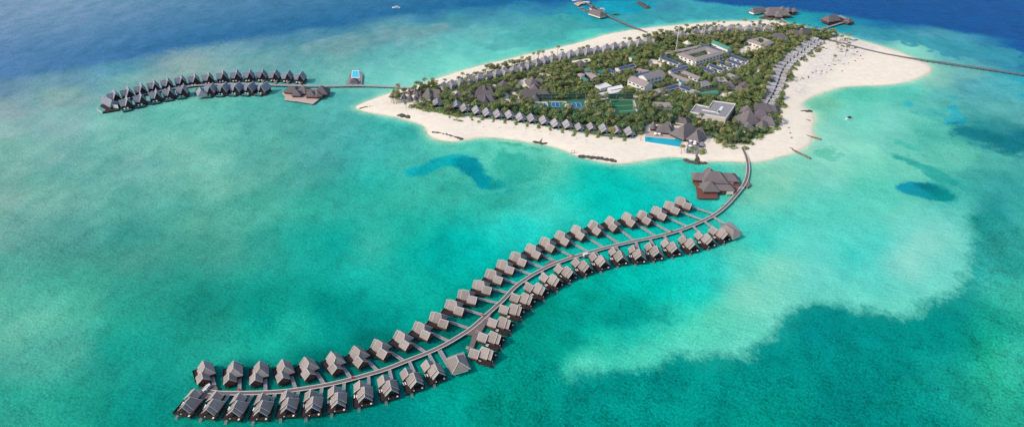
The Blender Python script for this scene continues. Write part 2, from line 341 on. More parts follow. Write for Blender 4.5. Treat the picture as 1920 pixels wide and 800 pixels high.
FEAT = [ # polygon (image pixels), colour, softness m, edge noise m, noise size, amount
 ([(-400,150),(0,152),(100,136),(200,120),(300,100),(400,84),(500,66),(600,50),(700,36),(800,22),(900,10),(1000,0),(1050,-60),(-400,-200)], 'self', 24, 12, 30, 1),
 ([(1240,-60),(1250,-20),(1300,3),(1350,8),(1420,13),(1495,18.5),(1540,25),(1600,32),(1700,45),(1800,60),(1925,80),(2300,140),(2600,-120)], (12,84,152), 14, 10, 25, 1),
 ([(980,-60),(1000,4),(1060,3),(1100,6),(1180,3),(1240,-4),(1260,-60)], (12,96,158), 16, 10, 30, .9),
 ([(755,322),(768,314),(795,310),(805,298),(845,288),(895,291),(907,312),(914,331),(951,340),(951,352),(920,357),(895,354),(882,334),(860,318),(845,312),(823,315),(795,328),(767,332)], (14,172,182), 5, 4, 10, .9),
 ([(862,300),(893,298),(905,315),(912,332),(944,342),(942,350),(920,352),(898,347),(884,328),(866,315)], (0,138,154), 6, 4, 12, .85),
 ([(1672,351),(1686,343.5),(1710,340.5),(1740,343.5),(1770,354),(1793,371),(1785,379),(1755,376.5),(1725,369),(1695,363)], (22,158,190), 3, 2.5, 9, .95),
 ([(1736,341),(1755,343),(1775,352),(1795,369),(1792,378),(1775,376),(1765,366),(1745,356),(1728,346)], (6,112,130), 4, 4, 6, .85),
 ([(1776,198),(1794,196.5),(1800,213),(1815,222),(1809,234),(1785,237),(1764,232.5),(1779,219)], (36,168,192), 4, 5, 8, .85),
 ([(1690,190),(1708,190),(1717,197),(1710,202),(1694,200)], (50,184,200), 3, 3, 6, .8),
 ([(1780,181),(1795,181),(1797,186),(1783,187)], (50,180,196), 3, 3, 6, .8),
 # dark reef bounded by the pale sand tongue
 ([(930,655),(985,640),(1015,655),(1035,682),(1055,702),(1085,706),(1110,700),(1150,690),(1190,687),(1230,680),(1265,668),(1300,663),(1340,664),(1385,661),(1425,648),(1448,632),(1462,606),(1490,578),(1530,561),(1565,566),(1600,577),(1650,586),(1700,588),(1745,575),(1790,545),(1812,505),(1820,460),(1822,420),(1816,400),(1850,392),(1990,520),(2100,900),(900,900),(900,740)], None, 5, 8, 14, 1),
 # streaks
 ([(1660,255),(1690,262),(1730,280),(1715,283),(1680,270)], (70,186,170), 4, 7, 7, .8),
 ([(1665,285),(1700,293),(1745,310),(1785,330),(1800,350),(1770,345),(1735,325),(1690,303)], (44,166,158), 5, 9, 7, .85),
 ([(1800,235),(1850,240),(1930,258),(1930,292),(1880,285),(1830,268),(1790,250)], (16,122,134), 10, 16, 9, .95),
 ([(1820,400),(1870,395),(1925,440),(1925,500),(1880,470),(1840,440)], (34,148,140), 10, 12, 12, .7),
 ([(900,262),(960,264),(1010,274),(1048,284),(1020,284),(960,274),(910,268)], (84,170,140), 3, 5, 6, .75),
 ([(930,280),(980,290),(1020,310),(1020,330),(990,345),(950,340),(925,315)], (44,172,156), 8, 10, 9, .7),
 ([(1060,560),(1130,555),(1200,560),(1260,575),(1220,600),(1140,620),(1060,640),(1010,650),(1000,610)], (14,158,144), 14, 14, 14, .55),
 ([(1238,298),(1262,295),(1300,300),(1325,306),(1290,309),(1250,305)], (70,168,140), 3, 5, 5, .7),
 ([(1352,300),(1372,296),(1396,300),(1390,305),(1365,305)], (120,150,120), 2, 3, 4, .7),
 ([(1450,292),(1480,286),(1500,290),(1480,297),(1440,303),(1420,310)], (100,180,150), 3, 5, 5, .6),
 ([(1515,278),(1560,276),(1582,290),(1560,300),(1530,294)], (80,184,160), 5, 14, 6, .5),
 ([(1720,205),(1760,203),(1790,210),(1760,222),(1700,212)], (70,176,174), 5, 8, 6, .6),
 ([(1790,150),(1850,160),(1900,180),(1860,190),(1800,180)], (84,168,178), 6, 10, 8, .6),
 ([(1585,45),(1640,52),(1720,62),(1800,78),(1925,98),(1925,128),(1860,118),(1790,108),(1720,86),(1650,70),(1590,60)], (52,150,170), 7, 26, 10, .85),
 ([(1100,45),(1140,30),(1230,20),(1330,16),(1400,22),(1380,34),(1300,37),(1240,42),(1200,48),(1150,56)], (58,160,172), 8, 22, 12, .7),
 ([(1000,40),(1050,28),(1090,38),(1110,52),(1060,70),(980,88),(900,96),(930,70)], (76,168,170), 8, 20, 14, .6),
 ([(1105,13),(1125,6),(1170,3),(1232,6),(1222,15),(1185,20),(1150,25),(1125,22)], (16,160,188), 7, 8, 14, .95),
 ([(600,72),(700,58),(800,46),(860,44),(840,62),(760,72),(700,88),(640,98),(560,104),(540,92)], (112,160,166), 8, 22, 12, .7),
 ([(1840,135),(1900,150),(1925,165),(1925,195),(1870,185),(1820,165)], (84,178,186), 8, 18, 9, .7),
 ([(1850,330),(1890,335),(1925,355),(1925,372),(1880,360),(1850,345)], (52,158,156), 5, 14, 8, .75),
 ([(690,225),(740,232),(790,252),(780,262),(740,252),(690,240)], (52,168,158), 6, 12, 12, .6),
 ([(850,330),(900,365),(960,362),(1000,350),(1020,372),(950,395),(880,385),(820,360)], (40,172,156), 8, 16, 14, .4),
]
ANCH = [(0,10,125,155,185),(120,10,120,155,185),(240,10,100,145,180),(600,10,75,130,165),(720,10,62,128,165),(840,10,42,120,160),(1700,10,0,103,160),(1900,10,0,98,160),  # left-hand values carry the grey sky sheen as colour
(400,60,80,135,170),(520,60,68,128,165),(620,60,60,130,160),(640,90,115,165,170),(720,90,100,175,180),(860,90,98,195,190),(100,130,90,140,170),(220,130,85,150,175),(330,130,135,170,170),
(0,260,130,180,175),(120,260,125,178,175),(230,260,112,182,172),(0,410,108,168,160),(120,410,100,168,160),(230,410,82,165,155),(0,650,88,175,158),(120,650,80,175,158),(230,650,25,155,140),
(0,785,45,155,138),(120,785,35,160,142),(230,785,15,145,132),(250,310,108,175,168),(360,310,120,190,175),(470,310,85,172,162),(490,310,98,175,160),(600,310,75,168,162),(700,310,60,185,175),
(410,460,70,160,145),(500,460,50,158,145),(560,460,30,170,155),(630,460,15,160,150),(700,460,60,185,168),(760,460,20,175,160),(870,460,0,185,175),(410,610,30,150,135),(500,610,10,160,145),(540,610,30,175,155),(630,610,5,150,140),
(1800,110,85,170,180),(1720,103,130,210,195),(1550,250,135,212,195),(1650,250,118,208,192),(1760,250,80,185,170),(1430,350,120,205,180),(1540,350,112,208,192),(1640,350,90,205,185),(1410,490,95,210,190),(1460,490,120,215,195),(1520,490,105,210,200),(1630,490,80,205,195),
(1690,650,0,140,134),(1760,650,15,165,155),(1850,650,25,170,140),(1910,650,50,180,160),(750,770,0,140,135),(850,750,5,165,150),(930,750,5,140,125),(1010,610,0,150,135),(1100,610,0,175,155),(1200,610,10,175,160),(1235,612,40,205,180),
(1050,340,70,200,180),(1110,340,10,195,180),(1160,340,10,195,182),(1270,340,60,200,185),(1460,780,0,145,130),(1600,780,0,130,125),(1720,470,135,213,203),(1310,720,0,155,142),(1000,390,70,205,190),(970,428,30,205,195),(220,510,68,160,145)]
SKYADD = ([.003, .0, .0], [.001, .002, .003])
SEACAL = np.array([.79, .765, .692])
def P_np(px, py):
    a = (px-960)/FPX; b = (400-py)/FPX; t = CAMH/(SP-CP*b); return a*t, (CP+SP*b)*t
def seacol(X, Y, raw=False):
    px, py = toPx(X, Y)
    cx = np.array([c[0] for c in CTRL], float); cy = np.array([c[1] for c in CTRL], float); cc = np.array([c[2:] for c in CTRL], float)
    wx = px+fbm(X, Y, 60, 3, 3)*6; wy = py+fbm(X, Y, 60, 3, 9)*4
    wx = np.clip(wx, -60, 1980); wy = np.clip(wy, -10, 830)
    out = np.zeros(X.shape+(3,)); ws = np.zeros(X.shape)
    for i in range(len(cx)):
        sy = 1.8-.9*min(max(cy[i], 0), 400)/400+.5
        d2 = (wx-cx[i])**2+((wy-cy[i])*sy)**2
        wgt = 1/(d2+420)**1.9
        out += wgt[..., None]*cc[i]; ws += wgt
    out /= ws[..., None]
    if raw: return out
    an = np.array(ANCH, float); axy = P_np(an[:, 0], an[:, 1]); ar = an[:, 2:]-seacol(axy[0], axy[1], True)
    cor = np.zeros(X.shape+(3,)); ws = np.zeros(X.shape)
    for i in range(len(an)):
        d2 = (wx-an[i, 0])**2+((wy-an[i, 1])*1.6)**2
        wgt = 1/(d2+900)**1.7; cor += wgt[..., None]*ar[i]; ws += wgt
    out = np.clip(out+cor/ws[..., None], 0, 255)
    reef = np.full(X.shape, .45)
    outB = None; dB = np.full(X.shape, -60.0)
    for poly, col, soft, na, ns, amt in FEAT:
        if amt == 0: continue
        pw = chaikin(wp([(a, max(b, -330)) for a, b in poly]), 2)
        xs = [p[0] for p in pw]; ys = [p[1] for p in pw]; m_ = 60
        sel = (X > min(xs)-m_) & (X < max(xs)+m_) & (Y > min(ys)-m_) & (Y < max(ys)+m_)
        if not sel.any(): continue
        x, y = X[sel], Y[sel]
        d = polysd(x, y, pw)+fbm(x, y, ns, 4, 21)*na
        if outB is None: outB = out.copy()
        if col is None:
            base = out[sel]; pxs = px[sel]
            near = np.exp(-np.maximum(d, 0)/45); right = sstep(pxs, 1800, 1870)
            dark = np.stack([0*d, 134+0*d, 130+0*d], -1); kk = (near*(1-right)*.85*sstep(pxs, 1000, 1090))[..., None]
            tgt = base*(1-kk)+dark*kk
            sandc = np.array([116, 218, 200.])
            so_ = np.exp(-np.maximum(-d, 0)/22)[..., None]*((1-right)*sstep(pxs, 1040, 1085)*(.4+.35*sstep(pxs, 1150, 1400)))[..., None]
            # both colours are stored; the ragged edge itself is drawn by the shader
            wide = sstep(d, -60, -20)[..., None]
            ob = base*(1-so_)+sandc*so_
            inner = sstep(d, 34, 20)[..., None]
            o2 = out[sel]; o2 = ob*inner+tgt*(1-inner); out[sel] = o2
            outB[sel] = tgt*wide+outB[sel]*(1-wide); nd = d/1.0
            reef[sel] = reef[sel]*(1-sstep(d, -4, 4))+.85*sstep(d, -4, 4)
        else:
            k = sstep(d, -soft*2.2, -soft*.4)*amt
            if col == 'self':
                pxs = px[sel]; lo_ = sstep(py[sel]+pxs*.05, 15, 120)
                cv = np.stack([np.interp(pxs, [0,150,300,600,850,1000], v) for v in ([122,112,90,64,44,16], [154,150,138,124,116,104], [186,182,174,164,160,160])], -1)-lo_[:, None]*np.array([42, 26, 12.])  # paler to the left: sky reflection painted into the ocean colour
            else: cv = np.array(col, float)
            cb = outB[sel]; outB[sel] = cb*(1-k[..., None])+cv*k[..., None]
            nd = d*12.0/soft
            big_ = sstep(d, 30, 60)*amt; ca_ = out[sel]; out[sel] = ca_*(1-big_[..., None])+cv*big_[..., None] if col != 'self' else ca_
        dB[sel] = np.maximum(dB[sel], nd)
    # brightness driven reef amount: pale sand has little coral
    lum = out.mean(-1)
    reef = reef*sstep(lum, 190, 140)+.06
    # distance to the shore: pale shallows
    d = -polysd(X, Y, SHOREW)
    wob = fbm(X, Y, 18, 3, 5)
    sh = sstep(d+wob*3, 13, 0)[..., None]
    dB = np.where(d < 16, dB-(16-d)*1.5, dB)
    out = out*(1-sh*.75)+np.array([158, 216, 192.])*sh*.75
    sh2 = sstep(d+wob*1.5, 3.5, -1)[..., None]
    out = out*(1-sh2*.8)+np.array([214, 220, 196.])*sh2*.8
    # medium mottling
    mm = fbm(X*1.0, Y*.55, 13, 4, 31)*(.35+reef)
    out = out*(1+mm[..., None]*np.array([.22, .085, .085])); outB = outB*(1+mm[..., None]*np.array([.22, .085, .085]))
    e_ = np.exp(-np.clip(py, 0, 900)/230)[..., None]
    sk = np.array(SKYADD[0])*e_+np.array(SKYADD[1])   # what the sky mirrored in the surface adds
    f_ = lambda o: np.maximum(s2l(np.clip(o, 0, 250))-sk, [.0008, .01, .02])
    return f_(out), f_(outB), reef, np.clip(dB, -40, 40)
def axis(core0, core1, step, far0, far1, g=1.35):
    a = list(np.arange(core0, core1+.1, step)); s = step; x = core1
    while x < far1: s *= g; x += s; a.append(x)
    s = step; x = core0; b = []
    while x > far0: s *= g; x -= s; b.append(x)
    return np.array(b[::-1]+a)
ax = axis(-960, 960, 4.0, -40000, 40000); ay = axis(170, 700, 3.2, -30000, 700.1)
ay = np.concatenate([ay, axis(704, 1290, 4.2, 703.9, 60000)])
ay = np.unique(ay)
GX, GY = np.meshgrid(ax, ay)
CC, CB, RR, DD = seacol(GX, GY)
nx, ny = len(ax), len(ay)
idx = np.arange(nx*ny).reshape(ny, nx)
quads = np.stack([idx[:-1, :-1], idx[:-1, 1:], idx[1:, 1:], idx[1:, :-1]], -1).reshape(-1, 4)
def npmesh(name, verts, quads):
    me = bpy.data.meshes.new(name); n = len(verts); q = len(quads); k = quads.shape[1]
    me.vertices.add(n); me.vertices.foreach_set('co', np.asarray(verts, np.float32).ravel())
    me.loops.add(q*k); me.loops.foreach_set('vertex_index', quads.astype(np.int32).ravel())
    me.polygons.add(q); me.polygons.foreach_set('loop_start', np.arange(0, q*k, k, dtype=np.int32))
    me.update(calc_edges=True); me.validate(); return me
me = npmesh('sea', np.stack([GX.ravel(), GY.ravel(), np.zeros(nx*ny)], -1), quads)
ca = me.attributes.new('depth_sheen_col', 'FLOAT_COLOR', 'POINT')
arr = np.ones((nx*ny, 4), np.float32); arr[:, :3] = np.clip(CC.reshape(-1, 3)*SEACAL, 0, 1); arr[:, 3] = RR.ravel()
ca.data.foreach_set('color', arr.ravel())
cb = me.attributes.new('reef_sheen_col', 'FLOAT_COLOR', 'POINT')
arr = np.ones((nx*ny, 4), np.float32); arr[:, :3] = np.clip(CB.reshape(-1, 3)*SEACAL, 0, 1); arr[:, 3] = (DD.ravel()+40)/80
cb.data.foreach_set('color', arr.ravel())
seao = bpy.data.objects.new('sea', me); COL.objects.link(seao); structure(seao)
def sea_material():
    m = bpy.data.materials.new('lagoon_water'); m.use_nodes = True
    n = m.node_tree.nodes; l = m.node_tree.links; b = n['Principled BSDF']
    at = n.new('ShaderNodeAttribute'); at.attribute_name = 'depth_sheen_col'
    geo = n.new('ShaderNodeNewGeometry')
    def mapped(scale, rz=0):
        mp = n.new('ShaderNodeMapping'); mp.inputs['Scale'].default_value = scale; mp.inputs['Rotation'].default_value = (0, 0, rz)
        l.new(geo.outputs['Position'], mp.inputs[0]); return mp.outputs[0]
    def noise(vec, s, det=4, rough=.6, dist=0):
        t = n.new('ShaderNodeTexNoise'); t.inputs['Scale'].default_value = s; t.inputs['Detail'].default_value = det
        t.inputs['Roughness'].default_value = rough; t.inputs['Distortion'].default_value = dist
        l.new(vec, t.inputs[0]); return t.outputs[0]
    def ma(op, *a):
        q = n.new('ShaderNodeMath'); q.operation = op
        for i, v in enumerate(a):
            if isinstance(v, (int, float)): q.inputs[i].default_value = v
            else: l.new(v, q.inputs[i])
        return q.outputs[0]
    def mr(v, a, b_, c, d):
        q = n.new('ShaderNodeMapRange'); l.new(v, q.inputs[0])
        for i, x in enumerate((a, b_, c, d)):
            if isinstance(x, (int, float)): q.inputs[1+i].default_value = x
            else: l.new(x, q.inputs[1+i])
        return q.outputs[0]
    reef = at.outputs['Alpha']
    fine = noise(mapped((1, .85, 1), .6), .72, 3, .7)
    coral = noise(mapped((1, .75, 1), .3), .10, 5, .72, .5)
    big = noise(mapped((1, .8, 1)), .022, 5, .6)
    # light / dark mottle
    f1 = ma('MULTIPLY', ma('SUBTRACT', fine, .5), ma('MULTIPLY_ADD', reef, 2.1, .45))
    f2 = ma('MULTIPLY', ma('SUBTRACT', coral, .5), ma('MULTIPLY_ADD', reef, 1.5, .10))
    f3 = ma('MULTIPLY', ma('SUBTRACT', big, .5), ma('MULTIPLY_ADD', reef, .25, .08))
    tot = ma('ADD', ma('ADD', f1, f2), ma('ADD', f3, 1.0))
    # dark coral heads
    heads = mr(ma('MULTIPLY_ADD', ma('SUBTRACT', fine, .5), .5, coral), .60, .72, 0.0, 1.0)
    hd = ma('MULTIPLY', heads, ma('MULTIPLY', reef, .55))
    tot = ma('MULTIPLY', tot, ma('SUBTRACT', 1.0, hd))
    at2 = n.new('ShaderNodeAttribute'); at2.attribute_name = 'reef_sheen_col'
    dist = ma('ADD', ma('MULTIPLY_ADD', at2.outputs['Alpha'], 80.0, -40.0), ma('MULTIPLY', ma('SUBTRACT', noise(mapped((1, .8, 1), 1.1), .20, 6, .85), .5), 34.0))
    kk = mr(dist, -6.0, 6.0, 0.0, 1.0)
    cm = n.new('ShaderNodeMix'); cm.data_type = 'RGBA'; l.new(kk, cm.inputs[0]); l.new(at.outputs['Color'], cm.inputs[6]); l.new(at2.outputs['Color'], cm.inputs[7])
    mx = n.new('ShaderNodeVectorMath'); mx.operation = 'SCALE'; l.new(cm.outputs[2], mx.inputs[0]); l.new(tot, mx.inputs[3])
    l.new(mx.outputs[0], b.inputs['Base Color'])
    b.inputs['Roughness'].default_value = .3; b.inputs['IOR'].default_value = 1.33; b.inputs['Specular IOR Level'].default_value = .008
    wv = ma('ADD', ma('MULTIPLY', noise(mapped((.5, 1.2, 1), .7), .40, 3, .6, .3), 1.0), ma('MULTIPLY', noise(mapped((1, .8, 1), .35), .9, 2, .6), .25))
    wv = ma('ADD', wv, ma('MULTIPLY', noise(mapped((.6, 1.15, 1), .6), .09, 2, .5), 1.2))
    bp = n.new('ShaderNodeBump'); bp.inputs['Strength'].default_value = .5; bp.inputs['Distance'].default_value = 1.7
    l.new(wv, bp.inputs['Height']); l.new(bp.outputs[0], b.inputs['Normal'])
    return m
me.materials.append(sea_material())

# ------------------------------------------------------------------ the island: sand with a soft foreshore
CLEAR = [ # bare sandy places inside the vegetation (polygons in image pixels)
 [(974,154),(990,147),(993,160),(981,168),(965,168)], [(1003,142),(1013,138),(1040,146),(1034,150),(1016,147)],
 [(944,186),(952,180),(960,186),(958,194),(948,196),(942,192)], [(1219,114),(1259,118),(1264,124),(1229,131),(1213,126)],
 [(845,177),(856,173),(860,181),(850,184)], [(1382,98),(1400,88),(1422,89),(1430,98),(1410,104),(1385,104)], [(1318,268),(1326,258),(1330,258),(1326,280),(1318,284)],
 [(1345,186),(1356,176),(1374,176),(1372,183),(1350,188)], [(1068,118),(1105,112),(1112,116),(1072,126)],
 [(742,182),(778,176),(800,182),(795,196),(775,194),(752,190)], [(1205,262),(1212,236),(1290,240),(1318,252),(1318,272),(1290,284)],
 [(1480,200),(1480,180),(1500,150),(1520,120),(1560,90),(1600,80),(1650,95),(1700,130)],
]
PATHS = [ [(961,175),(970,186),(972,192),(963,206)], [(1022,240),(1035,215),(1120,190),(1200,175)][:0] or [(1115,228),(1117,208),(1112,196)], [(1424,125),(1418,140),(1411,160),(1416,172)],
 [(925,162),(935,172),(950,180)], [(880,200),(915,189),(940,192)], [(1180,182),(1205,186),(1235,180),(1330,190)], [(1010,130),(1030,134),(1044,142)], [(1060,200),(1120,190),(1150,186)] ]
def inpoly(X, Y, polys, grow=0):
    r = np.zeros(np.shape(X), bool)
    for p in polys: r |= polysd(X, Y, p) > -grow
    return r
CLEARW = [wp(c) for c in CLEAR]
def linedist(X, Y, pts):
    d = np.full(np.shape(X), 1e9)
    for a, b in zip(pts[:-1], pts[1:]):
        ex, ey = b[0]-a[0], b[1]-a[1]; t = np.clip(((X-a[0])*ex+(Y-a[1])*ey)/(ex*ex+ey*ey+1e-9), 0, 1)
        d = np.minimum(d, np.hypot(X-a[0]-t*ex, Y-a[1]-t*ey))
    return d
xs = [p[0] for p in SHOREW]; ys = [p[1] for p in SHOREW]
bx = np.arange(min(xs)-12, max(xs)+12, 2.0); by = np.arange(min(ys)-12, max(ys)+12, 2.0)
BX, BY = np.meshgrid(bx, by)
D = polysd(BX, BY, SHOREW); 
BZ = np.where(D > 0, 1.9*(1-np.exp(-D/9.0)), D*.16)+fbm(BX, BY, 14, 4, 40)*.10*sstep(D, 0, 14)
BZ = np.maximum(BZ, -1.2)
VD = polysd(BX, BY, VEGW)+fbm(BX, BY, 8, 3, 55)*2.5
vg = sstep(VD, -1, 2)
for c in CLEARW: vg = vg*(1-sstep(polysd(BX, BY, c), -1.5, 1.5))
for c in PATHS: vg = vg*(1-sstep(linedist(BX, BY, wp(c)), 2.6, 1.2))
keep = D > -10
nbx, nby = len(bx), len(by); idx = np.arange(nbx*nby).reshape(nby, nbx)
q = np.stack([idx[:-1, :-1], idx[:-1, 1:], idx[1:, 1:], idx[1:, :-1]], -1)
kq = (keep[:-1, :-1] & keep[1:, 1:] & keep[:-1, 1:] & keep[1:, :-1])
q = q[kq]
used = np.unique(q); remap = np.full(nbx*nby, -1); remap[used] = np.arange(len(used))
me = npmesh('sand_beach', np.stack([BX.ravel(), BY.ravel(), BZ.ravel()], -1)[used], remap[q])
me.polygons.foreach_set('use_smooth', [True]*len(me.polygons))
at = me.attributes.new('ground', 'FLOAT_COLOR', 'POINT')
arr = np.zeros((len(used), 4), np.float32); arr[:, 0] = vg.ravel()[used]; arr[:, 1] = np.clip(D.ravel()[used]/30, 0, 1)
scw = wp([(1478,190),(1490,150),(1510,118),(1545,84),(1590,72),(1640,92),(1625,108),(1585,120),(1555,150),(1520,165),(1500,185)])
arr[:, 2] = (sstep(polysd(BX, BY, scw)+fbm(BX, BY, 16, 4, 90)*14, -6, 10)).ravel()[used]
at.data.foreach_set('color', arr.ravel())
beach = bpy.data.objects.new('sand_beach', me); COL.objects.link(beach); structure(beach)
def sand_material():
    m = bpy.data.materials.new('coral_sand'); m.use_nodes = True
    n = m.node_tree.nodes; l = m.node_tree.links; b = n['Principled BSDF']
    b.inputs['Roughness'].default_value = .95; b.inputs['Specular IOR Level'].default_value = .1
    at = n.new('ShaderNodeAttribute'); at.attribute_name = 'ground'
    sep = n.new('ShaderNodeSeparateColor'); l.new(at.outputs['Color'], sep.inputs[0])
    geo = n.new('ShaderNodeNewGeometry')
    def noise(s, det=5, ro=.6, st=(1,1,1), rz=0):
        mp = n.new('ShaderNodeMapping'); mp.inputs['Scale'].default_value = st; mp.inputs['Rotation'].default_value = (0,0,rz); l.new(geo.outputs['Position'], mp.inputs[0])
        t = n.new('ShaderNodeTexNoise'); t.inputs['Scale'].default_value = s; t.inputs['Detail'].default_value = det; t.inputs['Roughness'].default_value = ro; l.new(mp.outputs[0], t.inputs[0]); return t.outputs[0]
    def ramp(v, els):
        r = n.new('ShaderNodeValToRGB'); l.new(v, r.inputs[0])
        while len(r.color_ramp.elements) < len(els): r.color_ramp.elements.new(.5)
        for e, (p, c) in zip(r.color_ramp.elements, els): e.position = p; e.color = (*c, 1)
        return r.outputs[0]
    def mix(f, a, c, typ='MIX'):
        x = n.new('ShaderNodeMix'); x.data_type = 'RGBA'; x.blend_type = typ
        if isinstance(f, (int, float)): x.inputs[0].default_value = f
        else: l.new(f, x.inputs[0])
        l.new(a, x.inputs[6]); l.new(c, x.inputs[7]); return x.outputs[2]
    pz = n.new('ShaderNodeSeparateXYZ'); l.new(geo.outputs['Position'], pz.inputs[0])
    wob = n.new('ShaderNodeMath'); wob.operation = 'MULTIPLY_ADD'; l.new(noise(.05), wob.inputs[0]); wob.inputs[1].default_value = .9; l.new(pz.outputs[2], wob.inputs[2])
    base = ramp(wob.outputs[0], [(.30, (.48, .41, .31)), (.55, (.62, .53, .41)), (.80, (.68, .59, .465)), (1.0, (.71, .63, .51))])
    mott = ramp(noise(.12, 6, .7), [(.3, (.93, .93, .93)), (.7, (1.04, 1.04, 1.03))])
    c1 = mix(1.0, base, mott, 'MULTIPLY')
    # faint wind and footprint streaks
    st = ramp(noise(.35, 5, .7, (.5, 1.6, 1), .45), [(.35, (.90, .90, .90)), (.6, (1.04, 1.04, 1.04))])
    c1 = mix(.8, c1, st, 'MULTIPLY')
    soil = ramp(noise(.12, 6, .75), [(.30, (.035, .065, .035)), (.52, (.07, .10, .05)), (.66, (.18, .18, .11)), (.78, (.40, .36, .28))])
    scr = ramp(noise(.22, 6, .8), [(.34, (.46, .43, .36)), (.48, (.60, .54, .46)), (.62, (.69, .62, .53))])
    c1 = mix(sep.outputs[2], c1, scr)
    c = mix(sep.outputs[0], c1, soil)
    l.new(c, b.inputs['Base Color'])
    bp = n.new('ShaderNodeBump'); bp.inputs['Strength'].default_value = .25; bp.inputs['Distance'].default_value = .5
    l.new(noise(.6, 4), bp.inputs['Height']); l.new(bp.outputs[0], b.inputs['Normal'])
    return m
me.materials.append(sand_material())

#PART2
# ------------------------------------------------------------------ over-water villas on the curved jetty
def water_villa(m):
    """m=+1: side deck on local +x, m=-1 mirrored. +y points out to sea"""
    root = empty('water_villa', (0,0,0))
    def X(a, b): return (a*m, b*m) if m > 0 else (b*m, a*m)
    def mb(): return MB()
    def roofpart(x0, x1, y0, y1, ze, zr, h0, h1, caps=True):
        a, b = X(x0, x1)
        r = mb().roof(a, b, y0, y1, ze, zr, h0, h1, .3).build('roof', 'shingle', root)
        c = mb(); xm = (a+b)/2
        c.bar((xm, y0+h0, zr+.04), (xm, y1-h1, zr+.04), .42, .22)
        if h0 == 0: c.bar((a, y0, ze+.06), (xm, y0, zr+.06), .3, .2).bar((b, y0, ze+.06), (xm, y0, zr+.06), .3, .2)
        else: c.bar((a, y0, ze+.05), (xm, y0+h0, zr+.05), .3, .2).bar((b, y0, ze+.05), (xm, y0+h0, zr+.05), .3, .2)
        if h1 == 0: c.bar((a, y1, ze+.06), (xm, y1, zr+.06), .3, .2).bar((b, y1, ze+.06), (xm, y1, zr+.06), .3, .2)
        c.build('ridge_board', 'cap', r); return r
    roofpart(-.7, 6.7, -.3, 5.6, 3.9, 7.0, 0, 0)
    roofpart(-4.1, 4.9, 3.6, 11.0, 4.1, 8.6, 2.9, 0)
    roofpart(-3.5, 4.3, 10.6, 13.4, 3.95, 7.9, 0, 0)
    def house(x0, x1, y0, y1, ze, zr, gable0, gable1):
        a, b = X(x0, x1); xm = (a+b)/2; c = mb()
        c.box(a, b, y0, y1, 1.75, ze-.25)
        k = (zr-ze)/((b-a)/2+.6)*.0
        if gable0: c.add([(a,y0,ze-.3),(b,y0,ze-.3),(xm,y0,zr-.75),(a,y0+.2,ze-.3),(b,y0+.2,ze-.3),(xm,y0+.2,zr-.75)], [(0,1,2),(5,4,3),(0,3,4,1),(1,4,5,2),(2,5,3,0)])
        if gable1: c.add([(a,y1-.2,ze-.3),(b,y1-.2,ze-.3),(xm,y1-.2,zr-.75),(a,y1,ze-.3),(b,y1,ze-.3),(xm,y1,zr-.75)], [(0,1,2),(5,4,3),(0,3,4,1),(1,4,5,2),(2,5,3,0)])
        return c.build('wall', 'redwood', root)
    wl = house(.1, 5.9, .2, 5.0, 3.9, 7.0, True, False)
    a, b = X(3.6, 5.0); mb().box(a, b, .14, .2, 2.3, 3.5).build('window', 'window', wl)
    wl = house(-3.3, 4.1, 4.6, 10.6, 4.1, 8.6, False, True)
    a, b = X(-2.6, 3.4); mb().box(a, b, 10.6, 10.67, 1.8, 4.4).build('glass_door', 'window', wl)
    a, b = X(-4.1, 4.6); a2, b2 = X(-.2, 7.5)
    d = mb(); d.box(a, b, 4.0, 14.6, 1.45, 1.7); a3, b3 = X(4.6, 7.5); d.box(a3, b3, 5.0, 14.6, 1.45, 1.7); a4, b4 = X(-.4, 6.4); d.box(a4, b4, -.3, 4.0, 1.45, 1.7)
    a5, b5 = X(4.6, 6.4); d.box(a5, b5, 4.0, 5.0, 1.45, 1.7); d.build('deck', 'deck', root)
    rl = mb(); a, b = X(-4.1, 7.5)
    rl.box(a, b, 14.45, 14.58, 1.7, 2.3)
    s = 7.4*m; rl.box(min(s, s+.1*m), max(s, s+.1*m), 5.0, 14.45, 1.7, 2.4)
    s = -4.0*m; rl.box(min(s, s-.1*m), max(s, s-.1*m), 10.7, 14.45, 1.7, 2.4)
    rl.build('rail', 'paledeck' if False else 'deck', root)
    # open seaward gable: dark timber screen and white chairs' plinth stay inside the porch
    for (px_, py_) in ((-3.3, 1), (-3.3, 13.2), (4.1, 13.2), (-3.8, 7), (7.1, 6.5), (7.1, 10.5), (7.1, 14.1), (.3, .3), (5.9, .3), (1.7, 14.1), (-3.8, 14.1), (4.4, 5.2)):
        if py_ == 1: continue
        z1 = 1.5 if not (py_ == 13.2) else 4.1
        mb().cyl(px_*m, py_, -.6, z1, .17, n=6).build('stilt', 'post', root)
    a, b = X(3.7, 4.9); ld = mb()
    ld.bar((a, 14.6, 1.6), (a, 16.9, -.3), .14, .2).bar((b, 14.6, 1.6), (b, 16.9, -.3), .14, .2)
    for k in range(7):
        t = k/7+.05; ld.box(a, b, 14.6+2.3*t-.12, 14.6+2.3*t+.12, 1.55-1.9*t, 1.62-1.9*t)
    ld.build('ladder', 'plank', root)
    # built-in porch furniture: daybed and table
    a, b = X(-2.9, -2.0); mb().box(a, b, 13.1, 14.2, 1.7, 2.15).build('daybed', 'canvas', root)
    for q0, y0, mm_ in ((-.4, 13.3, 'reddeck'), (2.3, 13.6, 'canvas')):
        a, b = X(q0, q0+.5); mb().box(a, b, y0, y0+.5, 1.7, 2.1).build('stool', mm_, root)
    return root
